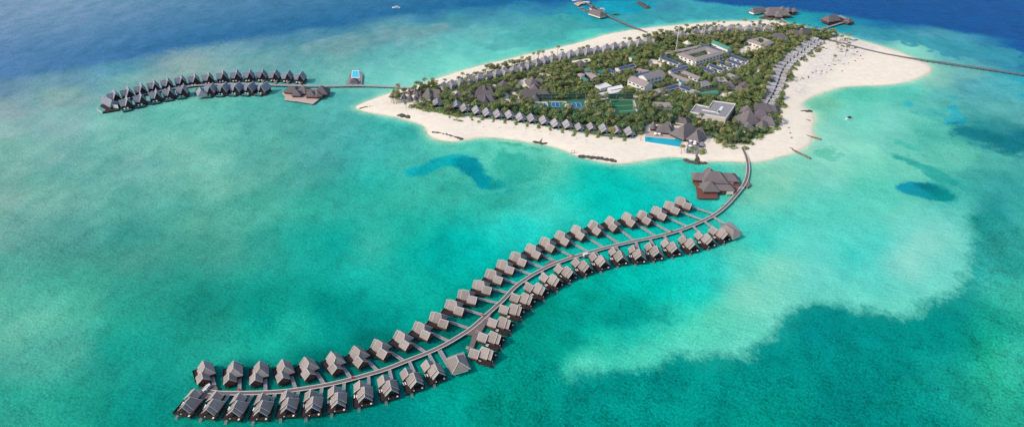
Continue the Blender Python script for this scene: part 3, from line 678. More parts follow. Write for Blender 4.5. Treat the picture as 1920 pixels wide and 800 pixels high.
def footbridge(a, b, z, width, label, group):
    """a,b world points; a thing with deck and stilts"""
    d = Vector((b[0]-a[0], b[1]-a[1])); L = d.length; an = math.atan2(d.y, d.x)
    r = empty('footbridge', (a[0], a[1], 0), an); tag(r, label, 'footbridge', group)
    MB().box(0, L, -width/2, width/2, z-.22, z).build('deck', 'plank', r)
    k = MB(); k.box(0, L, -width/2, -width/2+.12, z, z+.15).box(0, L, width/2-.12, width/2, z, z+.15); k.build('kerb', 'kerb', r)
    n = max(1, int(L/3.6))
    for i in range(n):
        s = (i+.6)/n*L
        MB().cyl(s, -width/2+.2, -.6, z-.2, .15, n=6).build('stilt', 'post', r)
        MB().cyl(s, width/2-.2, -.6, z-.2, .15, n=6).build('stilt', 'post', r)
    return r
JET = [(390,733),(407,736),(440,736.5),(495,735.5),(540,732.5),(602,723),(645,714),(695,700),(720,693),(765,675),(820,654),(870,625),(890,610),(912,590),(946,560),(965,537),(1000,513),(1045,491),(1100,474),
 (1145,461.5),(1190,451.5),(1220,446),(1265,435),(1302,421),(1337,405),(1360,387.5),(1382,363),(1396,345),(1402,328),(1403,311),(1400,294),(1394,281),(1386,268)]
JW = chaikin(wp(JET, 1.8), 2, closed=False)
def sweep(mb, pts, x0, x1, z0, z1):
    n = len(pts); vs = []; fs = []
    for i, p in enumerate(pts):
        a = pts[max(i-1, 0)]; b = pts[min(i+1, n-1)]
        t = Vector((b[0]-a[0], b[1]-a[1])).normalized(); nr = Vector((-t.y, t.x))
        for s, z in ((x0,z0),(x1,z0),(x1,z1),(x0,z1)): vs.append((p[0]+nr.x*s, p[1]+nr.y*s, z))
    for i in range(n-1):
        for k in range(4): fs.append((i*4+k, i*4+(k+1)%4, (i+1)*4+(k+1)%4, (i+1)*4+k))
    fs += [(0,1,2,3), tuple((n-1)*4+k for k in (3,2,1,0))]
    return mb.add(vs, fs)
def along(pts, step, start=0):
    out = []; acc = -start
    for a, b in zip(pts[:-1], pts[1:]):
        a = Vector(a[:2]); b = Vector(b[:2]); L = (b-a).length; t = (b-a)/L
        s = -acc if acc < 0 else (step-acc) % step if acc else 0
        pos = step-acc if acc > 0 else -acc
        while pos <= L: out.append((a+t*pos, t)); pos += step
        acc = (L-(pos-step)) if True else 0
    return out
def jetty(name, label, pts, width, z, post_step, kerb=True, cat='jetty', mats=('asphalt','kerb'), hand=False, extra=None):
    base = pts[0]; lp = [(p[0]-base[0], p[1]-base[1]) for p in pts]
    r = empty(name, (base[0], base[1], 0)); tag(r, label, cat)
    d = MB(); sweep(d, lp, -width/2, width/2, z-.35, z)
    if extra: extra(d, base)
    d.build('deck', mats[0], r, norm=False)
    if kerb:
        for s in (-1, 1):
            k = MB(); x = s*(width/2-.12)
            sweep(k, lp, x-.26, x+.26, z+.003, z+.2); k.build('kerb', mats[1], r, norm=False)
    n = 0; rest = MB()
    for p, t in along(lp, post_step, 1.5):
        nr = Vector((-t.y, t.x))
        for s in (-1, 1):
            q = p+nr*s*(width/2-.25)
            if n < 100: MB().cyl(q.x, q.y, -.8, z-.3, .2, n=6).build('stilt', 'post', r, norm=False)
            else: rest.cyl(q.x, q.y, -.8, z-.3, .2, n=6)
            n += 1
    if rest.v: rest.build('stilts', 'post', r, norm=False)['kind'] = 'stuff'
    return r
JZ = 1.8
def wpl(p, h=JZ): v = P(p[0], p[1], h); return (v.x, v.y)
def jet_extra(d, base):
    b = Vector(base[:2])
    c = Vector(wpl((390,733)))
    pts = [((c.x+5.2*math.cos(a*math.pi/12))-b.x, (c.y+5.2*math.sin(a*math.pi/12))-b.y) for a in range(24)]
    d.prism(pts, JZ-.36, JZ+.004)
    tri = [wpl(p) for p in ((868,625),(884,618),(900,598),(916,584),(921,588),(912,606),(892,640),(885,660),(876,658),(884,637),(885,628),(878,627))]
    d.prism([(p[0]-b.x, p[1]-b.y) for p in tri], JZ-.36, JZ+.006)
    for q in (((1018,505),(1023,494),(1040,486),(1047,491)), ((1090,479),(1095,482),(1108,480),(1112,472)), ((1352,389),(1354,384),(1370,378),(1374,380)), ((1394,345),(1401,352),(1408,346),(1403,338))):
        d.prism([(wpl(p)[0]-b.x, wpl(p)[1]-b.y) for p in q], JZ-.36, JZ+.005)
jetty('curved_jetty', 'long curved grey jetty running from the beach between two rows of water villas', JW, 2.8, JZ, 7.0, extra=jet_extra)

UP = [(380,709),(429,711),(478,711.5),(530.6,707),(581,700),(631.7,689.4),(680,676.5),(726,660),(767.5,643.5),(807,624),(841,602),(870,578),(894.5,557),(922,539),(943,520.5),(964.5,502),(987.5,488),(1014,474.5),(1040,462),(1067.4,450.5),(1096.2,440),(1127,431.7),(1157,424.5),(1191,416),(1221,412),(1250,403),(1275,392),(1297,383)]
UW = [((398,725),(396,718)),((441,732),(441,717)),((492,732),(492,717)),((546,727),(541,712)),((602,720),(591,704)),((652,710),(641,695)),((702,696),(687,681)),((752,680),(730,666)),((792,661),(771,647)),((835,641),(810,629)),((872,619),(841,609)),((900,596),(870,587)),((927,571),(895,564)),
 ((947,551),(921,545)),((967,535),(942,527)),((992,519),(965,511)),((1020,504),(990,493)),((1042,494),(1015,481)),((1070,481),(1042,467)),((1097,472),(1070,457)),((1124,464),(1100,449)),((1152,456),(1130,441)),((1182,450),(1162,434)),((1219,444),(1192,427)),((1252,435),(1222,418)),((1285,425),(1252,410)),((1315,414),(1275,399)),((1336,402),(1299,390))]
LO = [(365,728),(406,732),(449,735),(492.5,735.5),(538,731),(582.5,729.5),(626,722.5),(674,712.5),(717.5,702),(760,689),(799,674),(882.5,653),(899,622.5),(917.5,595.5),(939,571),(961,549),(988,529),(1017.5,511),(1046,495),(1079,483),(1112.5,472.5),(1150,463),(1187.5,459),(1217.5,454),(1247.5,447.5),(1280,441),(1310,433),(1336,424)]
LL = [(335.5,779),(379,785),(426,789),(476,791),(527,787),(575,784),(623,775),(674,764),(724,751),(772.5,740),(814.5,722.5),(925,684),(937.5,654),(957,626),(976,600),(997,581),(1019,563),(1043,546),(1069,533),(1097.5,521),(1126,510),(1159,504),(1191,496),(1225.5,492.5),(1261,486),(1295,479),(1327.5,469),(1357.5,459)]
vA = water_villa(1); vB = water_villa(-1)
tA, tB = tree_of(vA), tree_of(vB)
def ordlab(i, n, a, b):
    return f'{ORD[i]} {a}' if i < n/2 else f'{ORD[n-1-i]} {b}'
jetpts = np.array(JW)
def lounger_proto():
    r = empty('sun_lounger', (0,0,0))
    MB().box(-.35, .35, 0, 1.35, .22, .36).build('seat', 'canvas', r)
    b = MB(); b.bar((0, 1.3, .3), (0, 1.9, .75), .7, .12); b.build('backrest', 'canvas', r)
    for sx in (-.3, .3):
        for sy in (.1, 1.25): MB().box(sx-.04, sx+.04, sy-.04, sy+.04, 0, .22).build('leg', 'darkwood', r)
    return r
lng = lounger_proto(); tL = tree_of(lng); lng_used = False
def place(t, loc, rz, label, group=None, cat=None, first=None):
    o = first or copy_tree(t); o.location = loc; o.rotation_euler = (0, 0, rz)
    tag(o, label, cat or o.get('category'), group); return o
for i, (ap, wk) in enumerate(zip(UP, UW)):
    s0 = P(*wk[0], JZ); s1 = P(*wk[1], JZ); d = (s1-s0).xy.normalized()
    rz = math.atan2(d.y, d.x)-math.pi/2
    c, s = math.cos(rz), math.sin(rz)
    A = P(*ap, 7.0); lx, ly = -3.0, -.3
    ox, oy = A.x-(c*lx-s*ly), A.y-(s*lx+c*ly)
    o = place(tB, (ox, oy, 0), rz, f'grey shingled water villa, {ordlab(i, 28, "from the round platform", "from the beach end")} in the row beyond the jetty'.replace('first from', 'first from'),
          'water villas in the row beyond the curved jetty', 'water villa', vB if i == 0 else None)
    lx = 1.7; dv = Vector((-s, c))
    st = Vector((ox+c*lx, oy+s*lx))
    # walk back along -dv to the jetty
    L = 0
    for k in range(400):
        q = st-dv*(k*.2)
        if np.min(np.hypot(jetpts[:, 0]-q.x, jetpts[:, 1]-q.y)) < 2.6: break
    # denser distance: use line distance
    k = 0
    while k < 600 and linedist(np.array([st.x-dv.x*k*.15]), np.array([st.y-dv.y*k*.15]), JW)[0] > (1.5 if i else 5.0): k += 1
    q = st-dv*(k*.15) if k < 600 else st-dv*6
    footbridge((q.x, q.y), (st.x+dv.x*4.2, st.y+dv.y*4.2), 1.74, 1.9, f'plank footbridge to the {ordlab(i, 28, "villa from the round platform", "villa from the beach end")}, beyond the jetty', 'footbridges beyond the curved jetty')
for i, (ap, ld) in enumerate(zip(LO, LL)):
    A = P(*ap, 7.0); B = P(*ld, .4); d = (B-A).xy
    rz = math.atan2(d.y, d.x)-math.atan2(16.2+.3, 4.3-3.0)
    c, s = math.cos(rz), math.sin(rz); lx, ly = 3.0, -.3
    ox, oy = A.x-(c*lx-s*ly), A.y-(s*lx+c*ly)
    pos = ordlab(i, 28, "from the round platform", "from the lone end pavilion")
    place(tA, (ox, oy, 0), rz, f'grey shingled water villa, {pos} in the open lagoon side row',
          'water villas in the row on the open lagoon side', 'water villa', vA if i == 0 else None)
    dv = Vector((-s, c)); st = Vector((ox+c*(-1.7), oy+s*(-1.7)))
    k = 0
    while k < 300 and linedist(np.array([st.x-dv.x*k*.15]), np.array([st.y-dv.y*k*.15]), JW)[0] > 1.5: k += 1
    if i in (11, 12): k = min(k, 40)
    if k < 300:
        q = st-dv*(k*.15)
        footbridge((q.x, q.y), (st.x+dv.x*4.2, st.y+dv.y*4.2), 1.74, 1.8, f'short footbridge to villa {pos}, open lagoon side', 'footbridges on the open lagoon side')
    n = 2 if i % 7 != 4 else 1
    for j in range(n):
        lx, ly = 5.3+1.25*j, 7.6+(.2 if (i*3+j) % 5 == 0 else 0)
        if i < 4: lx, ly = 5.6+j*.95, 7.9+j*.3
        place(tL, (ox+c*lx-s*ly, oy+s*lx+c*ly, 1.7), rz+math.pi+(.1 if i % 4 == 1 else 0), ('white lounger nearer the wall' if j == 0 else 'white lounger nearer the rail')+f', deck of villa {pos}',
              'white sun loungers on the villa decks', 'sun lounger', lng if not lng_used else None); lng_used = True

# ------------------------------------------------------------------ generic roofs and houses from ridges given in image pixels
def local_frame(p1, p2):
    m_ = (p1+p2)/2; d = (p2-p1).xy
    rz = (math.atan2(d.y, d.x)-math.pi/2) if d.length > .3 else 0.0
    return m_, d.length, rz
GZ = 1.7
FOOT = []      # (x, y, radius) keep-out for trees
FOOTP = []
def ridge_house(name, label, cat, ridges, wallm='white', roofm='thatch', group=None, wall=True, z0=GZ, th=.3, caps=None, inset=.9, deck=None, stilts=False, windows=0, parent=None, keep=True):
    """ridges: (p1, p2, zr, ze, halfwidth, h0, h1) p in image coordinates, heights above water"""
    r0 = ridges[0]; c = (P(*r0[0], r0[2])+P(*r0[1], r0[2]))/2
    root = parent or tag(empty(name, (c.x, c.y, 0)), label, cat, group)
    base = root.location.copy(); base.z = 0
    for rd in ridges:
        p1, p2, zr, ze, hw, h0, h1 = rd[:7]; rm = rd[7] if len(rd) > 7 else roofm
        a = P(*p1, zr); b = P(*p2, zr); m_, L, rz = local_frame(a, b)
        T = Matrix.Translation((m_.x-base.x, m_.y-base.y, 0)) @ Matrix.Rotation(rz, 4, 'Z')
        q = MB(); q.M = T; y0, y1 = -L/2-h0, L/2+h1
        if L < .3: y0, y1 = -h0, h1
        rf = q.roof(-hw, hw, y0, y1, ze, zr, h0, h1, th).build('roof', rm, root)
        if caps:
            k = MB(); k.M = T; k.bar((0, y0+h0-.1, zr+.05), (0, y1-h1+.1, zr+.05), .4, .25)
            for yy, hh in ((y0, h0), (y1, h1)):
                ys_ = yy+(hh if yy < 0 else -hh)
                k.bar((-hw, yy, ze+.05), (0, ys_, zr+.05), .28, .2).bar((hw, yy, ze+.05), (0, ys_, zr+.05), .28, .2)
            k.build('ridge_cap', caps, rf)
        if keep: FOOT.append((m_.x, m_.y, L/2+max(h0, h1)*.5, hw, rz))
        if wall:
            q = MB(); q.M = T; i_ = min(inset, hw*.3)
            q.box(-hw+i_, hw-i_, y0+i_, y1-i_, z0-.4, ze-th*.6)
            gz = zr-(zr-ze)*i_/hw-.35
            if h0 == 0: q.add([(-hw+i_,y0+i_,ze-.3),(hw-i_,y0+i_,ze-.3),(0,y0+i_,gz),(-hw+i_,y0+i_+.15,ze-.3),(hw-i_,y0+i_+.15,ze-.3),(0,y0+i_+.15,gz)], [(0,1,2),(5,4,3),(0,3,4,1),(1,4,5,2),(2,5,3,0)])
            if h1 == 0: q.add([(-hw+i_,y1-i_-.15,ze-.3),(hw-i_,y1-i_-.15,ze-.3),(0,y1-i_-.15,gz),(-hw+i_,y1-i_,ze-.3),(hw-i_,y1-i_,ze-.3),(0,y1-i_,gz)], [(0,1,2),(5,4,3),(0,3,4,1),(1,4,5,2),(2,5,3,0)])
            wl = q.build('wall', wallm, root)
            if windows:
                n = windows; Lw = (y1-y0-2*i_); hgt = ze-z0
                for sx in (-1, 1):
                    for k in range(n):
                        w_ = MB(); w_.M = T; yc = y0+i_+Lw*(k+.5)/n; x = sx*(hw-i_)
                        for fl in range(1 if hgt < 4.5 else 2):
                            zb = z0+1.0+fl*(hgt/2)
                            w_.box(min(x, x+.06*sx), max(x, x+.06*sx), yc-Lw/n*.28, yc+Lw/n*.28, zb, zb+1.4)
                        w_.build('window', 'window', wl)
    if deck:
        for pts, z, dm in deck:
            pl = [(P(*p, z).x-base.x, P(*p, z).y-base.y) for p in pts]
            MB().prism(pl, z-.35, z).build('deck', dm, root)
            if stilts:
                xs_ = [p[0] for p in pl]; ys_ = [p[1] for p in pl]
                step = max(4.5, math.sqrt((max(xs_)-min(xs_))*(max(ys_)-min(ys_))/40))
                n = len(pl); cnt = 0
                for i in range(n):
                    a = Vector(pl[i]); b = Vector(pl[(i+1) % n]); L = (b-a).length
                    for k in range(max(1, int(L/step))):
                        p = a+(b-a)*(k+.1)/max(1, int(L/step)); cc = Vector((sum(xs_)/n, sum(ys_)/n)); p = p+(cc-p).normalized()*.5
                        MB().cyl(p.x, p.y, -.7, z-.3, .2, n=6).build('stilt', 'post', root, norm=False); cnt += 1
    return root

# end pavilions on the curved jetty
def hip_at(name, label, cat, eaves, ze, zr, ridge, **kw): pass
ridge_house('spa_pavilion', 'square grey-roofed pavilion beside a long footbridge, yellow box at its door', 'pavilion', [((855,666),(860,677),7.6,3.9,5.6,2.5,4.6)], wallm='white', roofm='shingle', caps='cap', inset=1.1,
   deck=[([(826,655),(829,654),(851,698),(882,691),(879,684),(846,702),(838,692)][:0] or [(838,669),(869,659),(884,691),(850,702)], 1.75, 'plank')], stilts=True, keep=False)
a = P(824,656,JZ); b = P(850,700,JZ)
footbridge((a.x, a.y), (b.x, b.y), 1.75, 2.4, 'longest footbridge on the open lagoon side, leading to the square pavilion', None)
t = tag(MB().box(-.9,.9,-.6,.6,0,1.1).box(-.7,.7,-.4,.4,1.1,1.35).build('storage_box', 'yellow'), 'yellow box on the deck of the square pavilion', 'box'); v = P(855,698,1.8); t.location = (v.x, v.y, 1.76); t.rotation_euler = (0,0,.4)
ridge_house('end_pavilion', 'hip-roofed pavilion with white edge at the beach end of the lagoon row', 'pavilion', [((1362,421),(1376,430),7.2,3.8,5.2,2.6,4.6)], wallm='white', roofm='shingle', inset=1.0,
   deck=[([(1350,424),(1368,414),(1389,434),(1369,443)], 1.75, 'plank')], stilts=True, keep=False)
a = P(1339,407,JZ); b = P(1358,419,JZ)
footbridge((a.x, a.y), (b.x, b.y), 1.75, 1.9, 'footbridge leading to the lone end pavilion', None)

# ------------------------------------------------------------------ villas with plunge pools on the far arm
def pool_villa(kind):
    root = empty('pool_villa', (0,0,0))
    # +y: front (towards the pool)
    def roofp(x0, x1, y0, y1, ze, zr, h0, h1, rot=0, cx=0, cy=0):
        q = MB(); q.M = Matrix.Translation((cx,cy,0)) @ Matrix.Rotation(rot,4,'Z')
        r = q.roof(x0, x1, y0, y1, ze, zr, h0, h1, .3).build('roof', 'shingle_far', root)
        k = MB(); k.M = q.M; xm = (x0+x1)/2
        k.bar((xm, y0+h0, zr+.04), (xm, y1-h1, zr+.04), .45, .25)
        if h1 == 0: k.bar((x0,y1,ze),(xm,y1,zr+.05),.35,.25).bar((x1,y1,ze),(xm,y1,zr+.05),.35,.25)
        k.build('ridge_cap', 'cap', r)
    roofp(-3.8, 3.8, -6.0, 6.6, 4.6, 11.4, 0, 0, cx=-.6)
    roofp(-4.8, 4.8, -3.6, 3.2, 4.4, 9.4, 0, 0, rot=math.pi/2, cx=3.9, cy=-1.2)
    MB().box(-3.8, 2.6, -5.2, 4.6, 1.8, 4.2).add([(-3.8,4.3,4.1),(2.6,4.3,4.1),(-.6,4.3,10.1),(-3.8,4.6,4.1),(2.6,4.6,4.1),(-.6,4.6,10.1)], [(0,1,2),(5,4,3),(0,3,4,1),(1,4,5,2),(2,5,3,0)]).build('wall', 'darkwood', root)
    MB().box(2.6, 7.0, -5.0, 2.0, 1.8, 4.2).build('wall', 'darkwood', root)
    MB().box(-4.6, 7.3, -5.6, 7.4, 1.4, 1.75).build('deck', 'deck', root)
    MB().box(.9, 2.3, 5.0, 6.8, 1.75, 2.3).build('daybed', 'canvas', root)
    MB().box(3.8, 5.4, 4.6, 6.4, 1.75, 2.25).build('daybed', 'canvas', root)
    if kind == 'pool':
        MB().box(-1.0, 6.8, 7.4, 7.7, .6, 1.85).box(-1.0, 6.8, 10.6, 11.0, .6, 1.85).box(-1.4, -1.0, 7.4, 11.0, .6, 1.85).box(6.8, 7.2, 7.4, 11.0, .6, 1.85).build('pool_wall', 'darkwood', root)
        MB().box(-1.0, 6.8, 7.7, 10.6, .7, 1.7).build('pool_water', 'poolteal', root)
    for x in (-4.3, -.6, 3.0, 6.9):
        for y in (-5.2, 7.0): MB().cyl(x, y, -.6, 1.5, .2, n=6).build('stilt', 'post', root)
    return root
pv = pool_villa('pool'); tP = tree_of(pv); pi = pool_villa('plain'); tI = tree_of(pi)
LROW = [((239,193),(4,10)),((265,186),(4,10)),((294,179.5),(2,10)),((319,174.5),(1,10)),((344.5,170.5),(-2,10)),((397,168.5),(-7,9)),((421,167),(-8,8.5)),((446,166),(-9,8)),((471,166),(-10,8)),((496,166),(-11,7))]
UROW = [((216,180),(5,9)),((241,173.5),(5,9)),((265.5,167),(4,10)),((290,160.5),(3,10)),((315,155.5),(3,10)),((341,151),(2,10)),((366,148.5),(2,10)),((392,145.5),(2,10)),((419,142.5),(0,10)),((444.5,141.5),(-1,10)),((469,141),(-2,10)),((493,140.5),(-3,10)),((517,141),(-4,10)),((541,142.5),(-5,10)),((565,144.5),(-6,9))]
def orient(px, py, v, h):
    a = P(px, py, h); b = P(px+v[0]*.5, py+v[1]*.5, h); d = (b-a).xy; return a, math.atan2(d.y, d.x)-math.pi/2
for i, ((x, y), v) in enumerate(LROW):
    a, rz = orient(x, y-1, v, 6.0)
    nm = f'{ORD[i]} from the far tip' if i < 5 else f'{ORD[9-i]} from the tea-coloured restaurant deck'.replace('tea-coloured ', '')
    place(tP, (a.x, a.y, 0), rz, f'dark gabled villa with teal plunge pool, {nm}', 'pool villas facing the lagoon', 'water villa', pv if i == 0 else None)
for i, ((x, y), v) in enumerate(UROW):
    a, rz = orient(x, y, v, 6.0)
    nm = f'{ORD[i]} from the far tip' if i < 8 else f'{ORD[14-i]} from the restaurant end'
    place(tI, (a.x, a.y, 0), rz, f'dark gabled villa on the ocean side arm, {nm}', 'ocean side villas on the far arm', 'water villa', pi if i == 0 else None)
# tip suite
ridge_house('tip_suite', 'largest villa at the far tip with its pool platform and white screen', 'water villa', [((198,181),(210,187.5),9.5,4.2,5.5,2.5,3.5),((192.5,180),(196,181),8.5,4.2,3.5,2,2)], wallm='darkwood', roofm='shingle_far',
   deck=[([(184,203),(190,196),(226,192),(222,206),(191,211)], 1.7, 'deck')], stilts=True, keep=False)
q = MB(); pts = [(P(*p, 1.9).x, P(*p, 1.9).y) for p in ((181,203.5),(187,200),(198,206),(191,210.5))]
bs = pts[0]; pool = empty('pool_platform', (bs[0], bs[1], 0)); tag(pool, 'teal pool platform standing beside the suite at the far tip', 'pool')
MB().prism([(p[0]-bs[0], p[1]-bs[1]) for p in pts], .3, 1.95).build('pool_wall', 'paledeck', pool)
pin = [((p[0]-bs[0])*.86+.07*sum(x[0]-bs[0] for x in pts)/2, (p[1]-bs[1])*.86+.07*sum(x[1]-bs[1] for x in pts)/2) for p in pts]
MB().prism(pin, 1.8, 2.0).build('pool_water', 'poolteal', pool)
q = P(214,200,3.5); tag(MB().box(-4,4,-.2,.2,0,3.6).box(-4.2,-3.9,-.3,.3,-1,3.7).box(3.9,4.2,-.3,.3,-1,3.7).build('screen_wall', 'white'), 'white screen wall at the far tip suite', 'screen').location = (q.x, q.y, 1.7)
ridge_house('arm_pavilion', 'pale fronted pavilion breaking the pool villa row of the far arm', 'pavilion', [((374,163),(377,169.5),8.5,3.8,5,1.5,3)], wallm='cream', roofm='shingle_far', inset=.5,
   deck=[([(364,176),(368,166),(384,166),(381,177)], 1.7, 'darkwood')], stilts=True, keep=False)
# ------------------------------------------------------------------ jetties of the far arm
AJ = [(214,193),(240,184),(272,176),(305,169),(340,163),(380,159),(430,157),(480,157.5),(510,159.5),(545,160),(580,161.5),(620,161.5),(660,160.5),(700,161),(735,162.5),(772,165)]
jetty('far_arm_jetty', 'thin grey jetty joining the far arm of villas to the spire huts', chaikin(wp(AJ, 2.0), 2, closed=False), 3.0, 2.0, 7.5, mats=('plank','kerb'))
for i, (x, y) in enumerate([(569,151),(545,150),(521,149),(498,148)]):
    a = P(x, y, 2); b = P(x-10, y+9, 2)
    footbridge((a.x, a.y), (b.x, b.y), 1.9, 1.8, f'pale short footbridge, {ORD[i]} from the restaurant on the far arm', 'pale footbridges of the far arm')
ridge_house('deck_restaurant', 'four-peaked dark thatched restaurant with pale pink timber terrace', 'restaurant',
   [((541,162),(553,163),8.5,4.2,6.5,4,4),((568,160.5),(570,161),10,4.2,6,6.5,6.5),((602,160),(602,160.2),11.5,4.2,7.5,7.5,7.5),((556,168),(556,168.2),9,4.2,5.2,5.2,5.2),((583,170),(583,170.2),8.8,4.2,5.5,5.5,5.5),((566,167),(590,168),7.2,4.3,5,3,3),((593,168),(596,173),7.8,4.2,4,3,4)], wallm='redwood', roofm='thatch',
   deck=[([(529,176),(531,171),(612,166),(617,171),(587,195),(556,190),(552,190),(533,187),(535,181)], 1.8, 'paledeck')], stilts=True, keep=False)
ridge_house('pool_bar', 'small thatched bar with bright blue pool standing out on the jetty', 'pool bar', [((663,146),(663,146.2),8,4,4.8,4.2,4.2)], wallm='cream', roofm='thatch', inset=1.2,
   deck=[([(647,162),(656,140),(659,133),(674,133),(680,140),(678,161)], 1.9, 'plank')], stilts=True, keep=False)
pts = [(P(*p, 2.2).x, P(*p, 2.2).y) for p in ((658.5,146),(660,132),(673,132),(674.5,146))]
bs = pts[0]; pool = empty('swimming_pool', (bs[0], bs[1], 0)); tag(pool, 'bright blue rectangular pool behind the small thatched bar', 'pool')
MB().prism([(p[0]-bs[0], p[1]-bs[1]) for p in pts], 1.6, 2.15).build('pool_rim', 'white', pool)
c_ = Vector((sum(p[0]-bs[0] for p in pts)/4, sum(p[1]-bs[1] for p in pts)/4))
MB().prism([tuple(c_+(Vector((p[0]-bs[0], p[1]-bs[1]))-c_)*.86) for p in pts], 2.0, 2.2).build('pool_water', 'poollight', pool)

# ------------------------------------------------------------------ the big over-water restaurant
ridge_house('over_water_restaurant', 'large many-roofed thatched restaurant on stilts with red timber deck', 'restaurant',
   [((1333,320),(1348,320.5),12.5,5,8,7,8),((1307,323),(1322,324),8.5,4.6,6.5,4,2),((1355,323.5),(1373,324),9,4.6,7,2,5),((1329,312.5),(1334,316),9.5,4.6,4,2.5,2),((1333,339),(1333,339.2),11,4.5,7,6.5,7.5),((1340,345),(1369,346),7.6,4.3,4.6,2,4),((1323,345),(1330,341),7.5,4.3,5,4,2)], wallm='redwood', roofm='thatch_l',
   deck=[([(1298,340),(1300,332),(1382,328),(1386,350),(1376,362),(1346,362),(1345,372),(1307,371.5),(1305,350)], 2.0, 'reddeck')], stilts=True, keep=False)
for (x0, x1, y, lab) in ((1358,1381,341,'long white screen wall under the eaves of the large over-water restaurant'),(1362,1375,361,'short white screen wall beside the lower wing of the large over-water restaurant')):
    a = P(x0, y, 3.6); b = P(x1, y, 3.6); L = (b-a).length
    tag(MB().box(0, L, -.15, .15, 0, 2.6).box(0, .25, -.2, .2, -1, 2.7).box(L-.25, L, -.2, .2, -1, 2.7).build('screen_wall', 'cream'), lab, 'screen').location = (a.x, a.y, 2.0)
a = P(1376,352,2); b = P(1395,352,2)
footbridge((a.x, a.y), (b.x, b.y), 1.95, 2.6, 'wide footbridge from the large restaurant to the jetty', None)
#PART3
def Z(x0, y0, s): return lambda x, y: (x0+x/s, y0+y/s)
z5 = Z(860, 60, 5.333); z6 = Z(1060, 30, 5.333); z7 = Z(1220, 20, 5.333); z8 = Z(1380, 0, 5.333); z4 = Z(1280, 120, 5.333); z3 = Z(1120, 120, 5.333)
z2 = Z(960, 120, 5.333); zp = Z(1200, 220, 8.0); zs = Z(720, 140, 8.0); zt = Z(1400, 0, 7.273); za = Z(1040, 0, 8.0)
# ------------------------------------------------------------------ beach villas, three rows
def beach_villa():
    root = empty('beach_villa', (0,0,0))
    def rp(x0, x1, y0, y1, ze, zr, h0, h1):
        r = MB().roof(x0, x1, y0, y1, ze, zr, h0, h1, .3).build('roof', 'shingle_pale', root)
        k = MB(); xm = (x0+x1)/2; k.bar((xm,y0+h0,zr+.04),(xm,y1-h1,zr+.04),.4,.25)
        for yy in ([y0] if h0 == 0 else [])+[y1]: k.bar((x0,yy,ze+.05),(xm,yy,zr+.05),.34,.25).bar((x1,yy,ze+.05),(xm,yy,zr+.05),.34,.25)
        k.build('ridge_cap', 'cap', r)
    rp(-5.3, 5.3, -6.4, 1.6, 4.4, 8.3, 0, 0)
    rp(-4.9, 4.9, 1.3, 5.6, 3.9, 7.5, 0, 0)
    wl = MB().box(-4.0, 4.0, -5.2, .6, 1.2, 4.6).build('wall', 'redwood', root)
    MB().box(-3.0, 3.0, .6, .68, 1.9, 4.4).build('glass_door', 'window', wl)
    MB().add([(-3.9,5.2,4.2),(3.9,5.2,4.2),(0,5.2,7.0),(-3.9,5.35,4.2),(3.9,5.35,4.2),(0,5.35,7.0)], [(0,1,2),(5,4,3),(0,3,4,1),(1,4,5,2),(2,5,3,0)]).build('gable_screen', 'plank', root)
    MB().box(-4.6, 4.6, .6, 5.6, 1.5, 2.0).build('deck', 'deck', root)
    for x in (-4.1, 4.1): MB().cyl(x, 3.7, 1.9, 4.3, .16, n=6).build('post', 'darkwood', root)
    MB().box(-3.6, 1.4, 5.6, 8.6, 1.3, 2.0).build('pool_wall', 'paledeck', root)
    MB().box(-3.3, 1.1, 5.9, 8.3, 1.9, 2.06).build('pool_water', 'poolteal', root)
    MB().box(-2.6, -1.0, 2.6, 4.0, 2.0, 2.5).build('daybed', 'canvas', root)
    return root
bv = beach_villa(); tB2 = tree_of(bv)
FR = [((820,188),(2,10)),((856,192),(3,9)),((872,199),(4,8)),((895,203),(5,8)),((914.5,207),(5,8)),((935,210),(5,8)),((957,211.5),(5,8)),((977.5,216),(5,8)),((998.5,218),(5,8)),((1021.5,222),(5,8)),((1043,227.5),(5,8)),((1065.5,229.5),(5,8)),((1087.5,233),(5,8)),((1110,232.5),(5,8)),((1134,237),(5,8)),((1157.5,238.5),(5,8)),((1182,243),(5,8))]
for i, ((x, y), v) in enumerate(FR):
    a, rz = orient(x, y, v, 7.5)
    nm = f'{ORD[i]} from the spire huts' if i < 9 else f'{ORD[16-i]} from the long blue pool'
    sc_ = .93 if i not in (12, 13, 15) else .8
    o = place(tB2, (a.x, a.y, 0.25), rz, f'stepped grey gabled beach villa, {nm}, behind the lagoon beach', 'villas behind the lagoon beach', 'beach villa', bv if i == 0 else None)
    o.scale = (sc_, sc_, sc_); FOOT.append((a.x, a.y, 8, 5.2, rz))
